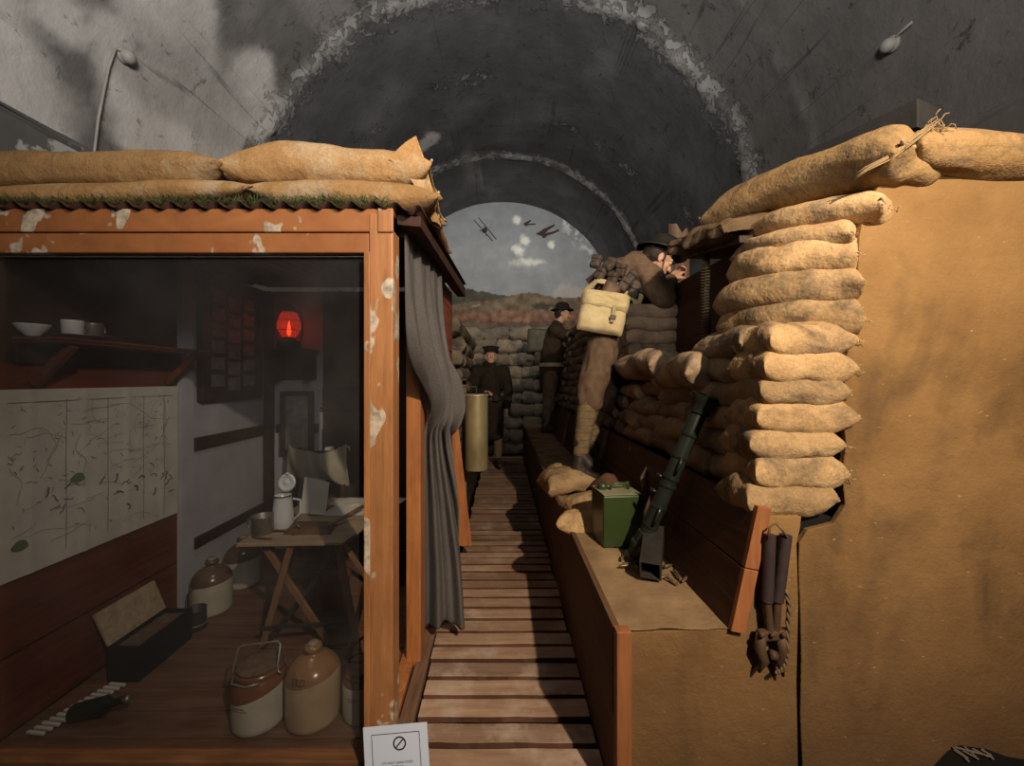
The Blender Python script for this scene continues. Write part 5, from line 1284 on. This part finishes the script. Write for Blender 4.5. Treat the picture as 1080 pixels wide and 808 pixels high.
for s_, e_, w_ in ((shR, elR, wrR), (shL, elL, wrL)): bd.chain([(chs, .09), (s_, .058), (e_, .043), (w_, .027)])
q, rot = head_into(bd, hd, hf, hu, 1.02)
hand_into(bd, wrR, V(.55, .35, .5), V(.5, .6, -.3), 1, .55); hand_into(bd, wrL, V(.5, -.2, .6), V(.4, -.7, -.3), -1, .55)
body = blob(bd, 'body', M['skin'], so, .0065, 3)
# hair, helmet
hm = MB(); f_, r_, u_ = basis(hf, hu); rt = Matrix((r_, f_, u_)).transposed()
hm.ell(hd+f_*-.03+u_*.03, (.083, .092, .092), rt); hm.cap(hd-f_*.075-u_*.02, .045, hd-f_*.06-u_*.05, .03)
for sx in (-1, 1): hm.cap(hd+r_*sx*.072+u_*.01+f_*.005, .016, hd+r_*sx*.070-u_*.012+f_*.012, .012)
blob(hm, 'hair', M['hair'], so, .007, 2, .003, 60)
helmet(so, hd+u_*.062+f_*.005, hf+hu*.12, hu-hf*.05, M['helmet'], 1.05)
cs = MB(); 
for sx in (-1, 1): cs.tube([hd+r_*sx*.085+u_*.06, hd+r_*sx*.077-u_*.03+f_*.02, hd+r_*sx*.05-u_*.09+f_*.05, hd-u_*.118+f_*.055], .004, 6)
cs.build('chin_strap', M['brownleather'], so, smooth=True)
# tunic
tu = MB()
tu.chain([(S(648, 352), .145), (S(644, 332), .145), (S(648, 309), .135), (S(656, 294), .14), (S(667, 282, -.01), .095)])
tu.chain([(S(655, 289, -.08), .095), (S(659, 287, .10), .095)])
tu.chain([(S(638, 340, -.07), .10), (S(640, 362, -.08), .095)]); tu.chain([(S(655, 340, .06), .105), (S(660, 366, .05), .095)]); tu.chain([(S(657, 350, -.03), .09), (S(653, 374, -.05), .085)])
tu.chain([(S(658, 287, -.11), .085), (shR, .084), (S(677, 304, -.2), .080), (elR, .074), (S(693, 309, -.17), .060), (S(699, 302, -.12), .046)])
tu.chain([(S(662, 285, .12), .085), (shL, .082), (S(684, 302, .18), .075), (elL, .068), (S(701, 305, .13), .055), (S(705, 298, .08), .045)])
tu.chain([(S(667, 283, -.01), .085), (S(675, 277, -.03), .068)])
tunic = blob(tu, 'tunic', M['serge'], so, .009, 4, .020, 9, 2, (1, 1, .55))
col = MB(); cpt = S(676, 276, -.035); dnk = V(.62, .05, .78).normalized()
col.lathe([(.068, -.022), (.074, -.02), (.074, .016), (.066, .022)], 24, cpt, dnk.to_track_quat('Z', 'Y').to_matrix().to_4x4(), False); o = col.build('collar', M['serge'], so, smooth=True); o.modifiers.new('s', 'SOLIDIFY').thickness = .006
# trousers and puttees
tr = MB()
for h_, k_, a_ in ((hipR, kR, aR), (hipL, kL, aL)):
    mid = h_.lerp(k_, .5)+V(.012, 0, 0)
    tr.chain([(h_+V(0, 0, .06), .118), (h_, .122), (mid, .108), (k_+V(.005, 0, .03), .092), (k_+V(0, 0, -.045), .085), (k_+V(-.005, 0, -.085), .068)])
tr.chain([(hipR, .12), (hipL, .12)])
blob(tr, 'trousers', M['serge'], so, .009, 3, .020, 8, 5, (1, 1, .7))
for h_, k_, a_ in ((hipR, kR, aR), (hipL, kL, aL)):
    pt_ = MB(); d = a_-k_
    pt_.chain([(k_+d*.10, .072), (k_+d*.35, .070), (k_+d*.65, .060), (k_+d*.98, .052)]); blob(pt_, 'puttee', M['puttee'], so, .008, 3, .003, 20, 1, (.3, .3, 2))
zR = S(0, 503).z
boot(so, V(S(603, 0).x, YS-.12, zR), V(S(646, 0).x, YS-.19, zR), aR, M['leather'])
boot(so, V(S(620, 0).x, YS+.14, zR+.04), V(S(655, 0).x, YS+.08, zR+.04), aL, M['leather'])
# haversack
hc = S(626.5, 338, -.235); hm4 = Matrix.Translation(hc) @ rotm('Z', -12) @ rotm('Y', 11) @ rotm('X', -8)
def pillow(w, h, d, m4, n=20, sq=4, wr=.006, seed=0):
    mb = MB()
    for s in (1, -1):
        def fn(u, v):
            a, b = u*2-1, v*2-1; k = max(0, 1-abs(a)**sq)**.4*max(0, 1-abs(b)**sq)**.4
            return m4 @ V(a*w/2*(1-.04*b*b), -s*d/2*k+wr*fbm(V(a*2, b*2, seed+s), 3)*k, b*h/2*(1-.05*a*a))
        mb.grid(fn, n, n)
    return mb
hv = pillow(.30, .245, .13, hm4, seed=1, wr=.012).build('haversack', M['canvas'], so, smooth=True)
pillow(.31, .13, .155, hm4 @ Matrix.Translation(V(0, -.008, .085)), seed=4, wr=.018).build('haversack_flap', M['canvas'], hv, smooth=True).location = -world_of(hv)+world_of(so)
def sub(mb, nm, m, par, **k):
    return mb.build(nm, m, par, **k)
s_ = MB(); s_.box((.055, -.088, -.06), (.078, -.079, .05), hm4); sub(s_, 'flap_strap', M['webbing'], hv, bevel=.002)
s_ = MB(); s_.box((.048, -.094, -.045), (.085, -.086, -.015), hm4); sub(s_, 'buckle', M['gunmetal'], hv, bevel=.003)
hv.children[0].location = (0, 0, 0)
# straps, belt, pouches
MB().tube([S(660, 338, -.17), S(668, 318, -.16), S(664, 306, -.18)], .018, 8).build('webbing_tab', M['webbing'], so, smooth=True)
bl = MB(); cpts = []
tor = V(.36, 0, .93).normalized()
def around(c, ax, ra, rb, n=32):
    x = V(0, -1, 0); y = ax.cross(x).normalized(); return [c+x*ra*math.cos(2*PI*k/n)+y*rb*math.sin(2*PI*k/n) for k in range(n+1)]
ringp = around(S(647, 308), V(-.42, .0, .9).normalized(), .175, .178)
for a, b in zip(ringp, ringp[1:]): bl.bar(a, b, .008, .055, V(-.42, 0, .9))
bl.build('waist_belt', M['webbing'], so)
rr = random.Random(3); slots = []
for r_i in range(2):
    for k in range(5 - r_i):
        t = (k+.5*r_i)/4.4; a = S(625, 289, -.10-.10*math.sin(t*PI)), S(671, 316, -.13-.06*math.sin(t*PI)); p = a[0].lerp(a[1], t)+V(-.016*r_i, -.01, .05-.075*r_i); slots.append((p, t))
for k, (p, t) in enumerate(slots):
    m4 = Matrix.Translation(p) @ rotm('Y', 30+rr.uniform(-22, 22)) @ rotm('Z', -35+60*t*.4+rr.uniform(-12, 12)) @ rotm('X', rr.uniform(-16, 16)) @ Matrix.Scale(rr.uniform(.85, 1.02), 4)
    o = pillow(.075, .088, .06, m4, 10, 6, .004, k).build('ammunition_pouch', M['pouch'], so, smooth=True)
    fl_ = pillow(.08, .04, .07, m4 @ Matrix.Translation(V(0, -.004, .03)), 10, 6, .004, k+9); fl_.build('pouch_flap', M['pouch'], o, smooth=True)
bd_ = MB(); bp_ = [S(618, 300, -.06), S(630, 291, -.15), S(650, 300, -.20), S(668, 312, -.20), S(678, 316, -.12)]
for a, b in zip(bp_, bp_[1:]): bd_.bar(a, b, .006, .05, V(0, -1, 0).cross(b-a))
bd_.build('bandolier', M['pouch'], so)
pillow(.12, .12, .08, Matrix.Translation(S(637, 313, -.19)) @ rotm('Y', 25), 14, 4, .004, 3).build('leather_pouch', M['brownleather'], so, smooth=True)
st_ = MB(); sp = [S(612, 312, -.10), S(624, 302, -.17), S(640, 306, -.2), S(660, 322, -.19), S(664, 332, -.17)]
for a, b in zip(sp, sp[1:]): st_.bar(a, b, .005, .03, V(0, -1, 0).cross(b-a))
st_.build('haversack_strap', M['webbing'], so)
# trench periscope / rifle butt in the soldier's hands
pe = MB(); pe.bar(S(708, 272, -.02), S(706, 298, -.03), .03, .03); pe.bar(S(706, 297, -.03), S(722, 292, .0), .03, .03)
tag(pe.build('sighting_tube', M['gunmetal'], bevel=.004), 'dark sighting device the leaning soldier holds to the face', 'sight')

def far_person(root, J, m_coat, m_leg, skirt, fwd, cap):
    b = MB(); b.chain([(J['pel'], .12), (J['chs'], .125), (J['nk'], .06), (J['hd']+V(0, 0, -.05), .05)])
    for s in 'LR':
        b.chain([(J['hip'+s], .08), (J['kn'+s], .052), (J['an'+s], .036), (J['an'+s]+fwd*.1+V(0, 0, -.06), .03)])
        b.chain([(J['chs'], .08), (J['sh'+s], .055), (J['el'+s], .04), (J['wr'+s], .026)])
        hand_into(b, J['wr'+s], (J['wr'+s]-J['el'+s]), V(0, 0, -1)+fwd*.3, 1 if s == 'L' else -1, .7)
    head_into(b, J['hd'], fwd, V(0, 0, 1)+fwd*-.05, 1.0); blob(b, 'body', M['skin'], root, .009, 3)
    t = MB(); t.chain([(J['pel'], .15), (J['chs'], .165), (J['nk'], .08)]); t.chain([(J['shL'], .085), (J['chs']+V(0, 0, .03), .12), (J['shR'], .085)])
    for s in 'LR': t.chain([(J['sh'+s], .085), (J['el'+s], .066), (J['wr'+s].lerp(J['el'+s], .12), .05)])
    if skirt:
        k = J['knL'].lerp(J['knR'], .5); t.chain([(J['pel'], .16), (k+V(-.06, 0, .0), .13)]); t.chain([(J['pel'], .16), (k+V(.06, 0, 0), .13)])
    else: t.chain([(J['pel'], .15), (J['pel']+V(0, 0, -.14), .145)])
    blob(t, 'greatcoat' if skirt else 'tunic', m_coat, root, .011, 4, .014, 9, 3, (1, 1, .6))
    l = MB()
    for s in 'LR': l.chain([(J['hip'+s], .105), (J['kn'+s]+V(0, 0, .05), .085), (J['kn'+s]+V(0, 0, -.05), .08)])
    l.chain([(J['hipL'], .1), (J['hipR'], .1)]); blob(l, 'trousers', m_leg, root, .011, 4, .01, 9)
    for s in 'LR':
        p_ = MB(); d = J['an'+s]-J['kn'+s]; p_.chain([(J['kn'+s]+d*.1, .07), (J['kn'+s]+d*.4, .066), (J['an'+s], .05)]); blob(p_, 'puttee', M['serge'], root, .01, 3)
        a = J['an'+s]; boot(root, V(a.x, a.y, J['fz'])-fwd*.03, V(a.x, a.y, J['fz'])+fwd*.25, a, M['leather'])
    h = MB(); h.ell(J['hd']-fwd*.022+V(0, 0, .03), (.08, .09, .088)) if abs(fwd.y) > .7 else h.ell(J['hd']-fwd*.022+V(0, 0, .03), (.09, .08, .088))
    h.cap(J['hd']-fwd*.07, .05, J['hd']-fwd*.06+V(0, 0, -.05), .035); blob(h, 'hair', M['hair'], root, .01, 2)
    if cap:
        c = MB(); c.lathe([(.092, 0), (.098, .004), (.100, .035), (.125, .06), (.122, .075), (.06, .088), (.01, .09)], 32, J['hd']+V(0, 0, .055)); o = c.build('service_cap', m_coat, root, smooth=True)
        v = MB(); v.ell(J['hd']+fwd*.095+V(0, 0, .055), (.07, .05, .007)); v.build('cap_peak', M['leather'], o, smooth=True)
    else: helmet(root, J['hd']+V(0, 0, .062), fwd, V(0, 0, 1)-fwd*.08, M['helmet'])
# standing soldier at the trench end
YA = 6.0; x0 = P(517, 0, YA).x
pa = thing('person', V(x0, YA, 0), 'person in a dark greatcoat and peaked cap standing at the far trench end', 'person')
fa = V(.12, -1, 0).normalized()
J = dict(pel=V(x0, YA, .95), chs=V(x0, YA, 1.30), nk=V(x0, YA, 1.52), hd=V(x0+.01, YA-.03, 1.645), hipL=V(x0+.1, YA, .92), hipR=V(x0-.1, YA, .92), knL=V(x0+.11, YA, .52), knR=V(x0-.11, YA, .52), anL=V(x0+.12, YA+.02, .12), anR=V(x0-.12, YA+.02, .12),
         shL=V(x0+.20, YA, 1.43), shR=V(x0-.20, YA, 1.43), elL=V(x0+.27, YA-.02, 1.12), elR=V(x0-.27, YA-.06, 1.12), wrL=V(x0+.24, YA-.13, .88), wrR=V(x0-.07, YA-.22, 1.12), fz=.03)
far_person(pa, J, M['darkcoat'], M['darkserge'], True, fa, True)
o = MB(); 
for k in range(25): pass
rg = around(V(x0, YA, 1.02), V(0, 0, 1), .185, .185, 28); 
for a, b in zip(rg, rg[1:]): o.bar(a, b, .006, .05)
o.build('belt', M['leather'], pa)
MB().box((x0-.12, YA-.235, .99), (x0-.04, YA-.18, 1.08)).build('belt_pouch', M['darkserge'], pa, bevel=.01); MB().box((x0+.04, YA-.235, .99), (x0+.12, YA-.18, 1.08)).build('belt_pouch', M['darkserge'], pa, bevel=.01)
# second soldier on the step, facing the parapet
YB = 5.85; xb = .66
pb = thing('person', V(.58, YB, SZ), 'person in a dark uniform with a pack, standing on the far fire step', 'person')
fb = V(1, .1, 0).normalized()
def SB(px, py, dy=0): q = P(px, py, YB); return V(q.x, YB+dy, q.z)
J = dict(pel=SB(580, 396), chs=SB(583, 360), nk=SB(587, 343), hd=SB(593, 331), hipL=SB(580, 398, .1), hipR=SB(580, 398, -.1), knL=SB(580, 425, .1), knR=SB(578, 425, -.1), anL=SB(577, 447, .12), anR=SB(574, 447, -.12),
         shL=SB(584, 349, .19), shR=SB(584, 349, -.19), elL=SB(598, 358, .2), elR=SB(598, 358, -.2), wrL=SB(606, 347, .1), wrR=SB(605, 348, -.06), fz=SZ+.012)
far_person(pb, J, M['darkserge'], M['serge'], False, fb, False)
pk = pillow(.30, .34, .2, Matrix.Translation(SB(567, 359)) @ rotm('Z', 12), 16, 5, .01, 2).build('backpack', M['greenpack'], pb, smooth=True)
rg = around(SB(581, 385), V(0, 0, 1), .175, .175, 28); o = MB()
for a, b in zip(rg, rg[1:]): o.bar(a, b, .006, .05)
o.build('belt', M['webbing'], pb)
rf_ = thing('rifle', SB(612, 346), 'dark rifle aimed over the parapet by the far soldier on the step', 'rifle')
MB().tube([SB(598, 347), SB(604, 346), SB(612, 345)], [.03, .022, .018], 8).build('stock', M['legwood'], rf_, smooth=True)
MB().tube([SB(611, 345), SB(640, 342)], .009, 8).build('barrel', M['gunmetal'], rf_, smooth=True)

# ------------------------------------------------------------------ light
def spot(name, loc, tgt, e, col, ang, blend, rad):
    l = bpy.data.lights.new(name, 'SPOT'); l.energy = e; l.color = col; l.spot_size = math.radians(ang); l.spot_blend = blend; l.shadow_soft_size = rad
    o = bpy.data.objects.new(name, l); COL.objects.link(o); o.location = loc; o.rotation_euler = (Vector(tgt)-Vector(loc)).to_track_quat('-Z', 'Y').to_euler(); return o
def area(name, loc, tgt, e, col, sx, sy):
    l = bpy.data.lights.new(name, 'AREA'); l.energy = e; l.color = col; l.shape = 'RECTANGLE'; l.size = sx; l.size_y = sy
    o = bpy.data.objects.new(name, l); COL.objects.link(o); o.location = loc; o.rotation_euler = (Vector(tgt)-Vector(loc)).to_track_quat('-Z', 'Y').to_euler(); return o
spot('spot_main', (1.15, -1.0, 2.9), (.42, 2.2, 1.35), 600, (1., .80, .57), 90, 1., .035)
spot('spot_mural', (.2, 5.3, 4.1), (0, 8, 2.9), 100, (1., .98, .95), 110, .7, .15)
spot('spot_vault', (.2, -.9, 2.35), (0, 1.2, 4.8), 420, (1., .96, .92), 150, .8, .3)
spot('spot_vault_far', (.3, -.2, 2.5), (0, 4.2, 4.4), 330, (1., .96, .92), 70, 1., .2)
spot('spot_upleft', (-.7, -.4, 2.5), (-1.2, 1.6, 4.2), 90, (1., .96, .9), 110, 1., .2)
spot('fill_front', (1.5, -1.6, 2.7), (-.4, 1.5, .8), 75, (1., .92, .86), 120, 1., .4)
spot('booth_fill', (-.95, 1.66, 1.84), (-1.20, 2.3, .4), 10, (1., .95, .9), 130, 1., .10)  # unseen fill added to brighten the booth inside, no fitting there
l = bpy.data.lights.new('lantern_glow', 'POINT'); l.energy = .09; l.color = (1, .15, .05); l.shadow_soft_size = .03
o = bpy.data.objects.new('lantern_glow', l); COL.objects.link(o); o.location = (-1.545, 2.83, 1.68)
w = bpy.data.worlds.new('world'); SC.world = w; w.use_nodes = True
w.node_tree.nodes['Background'].inputs[0].default_value = (.5, .48, .46, 1); w.node_tree.nodes['Background'].inputs[1].default_value = .02
SC.view_settings.view_transform = 'Standard'; SC.view_settings.look = 'None'; SC.view_settings.exposure = 0
try:
    SC.cycles.use_denoising = True; SC.cycles.max_bounces = 8; SC.cycles.sample_clamp_indirect = 4
except Exception: pass
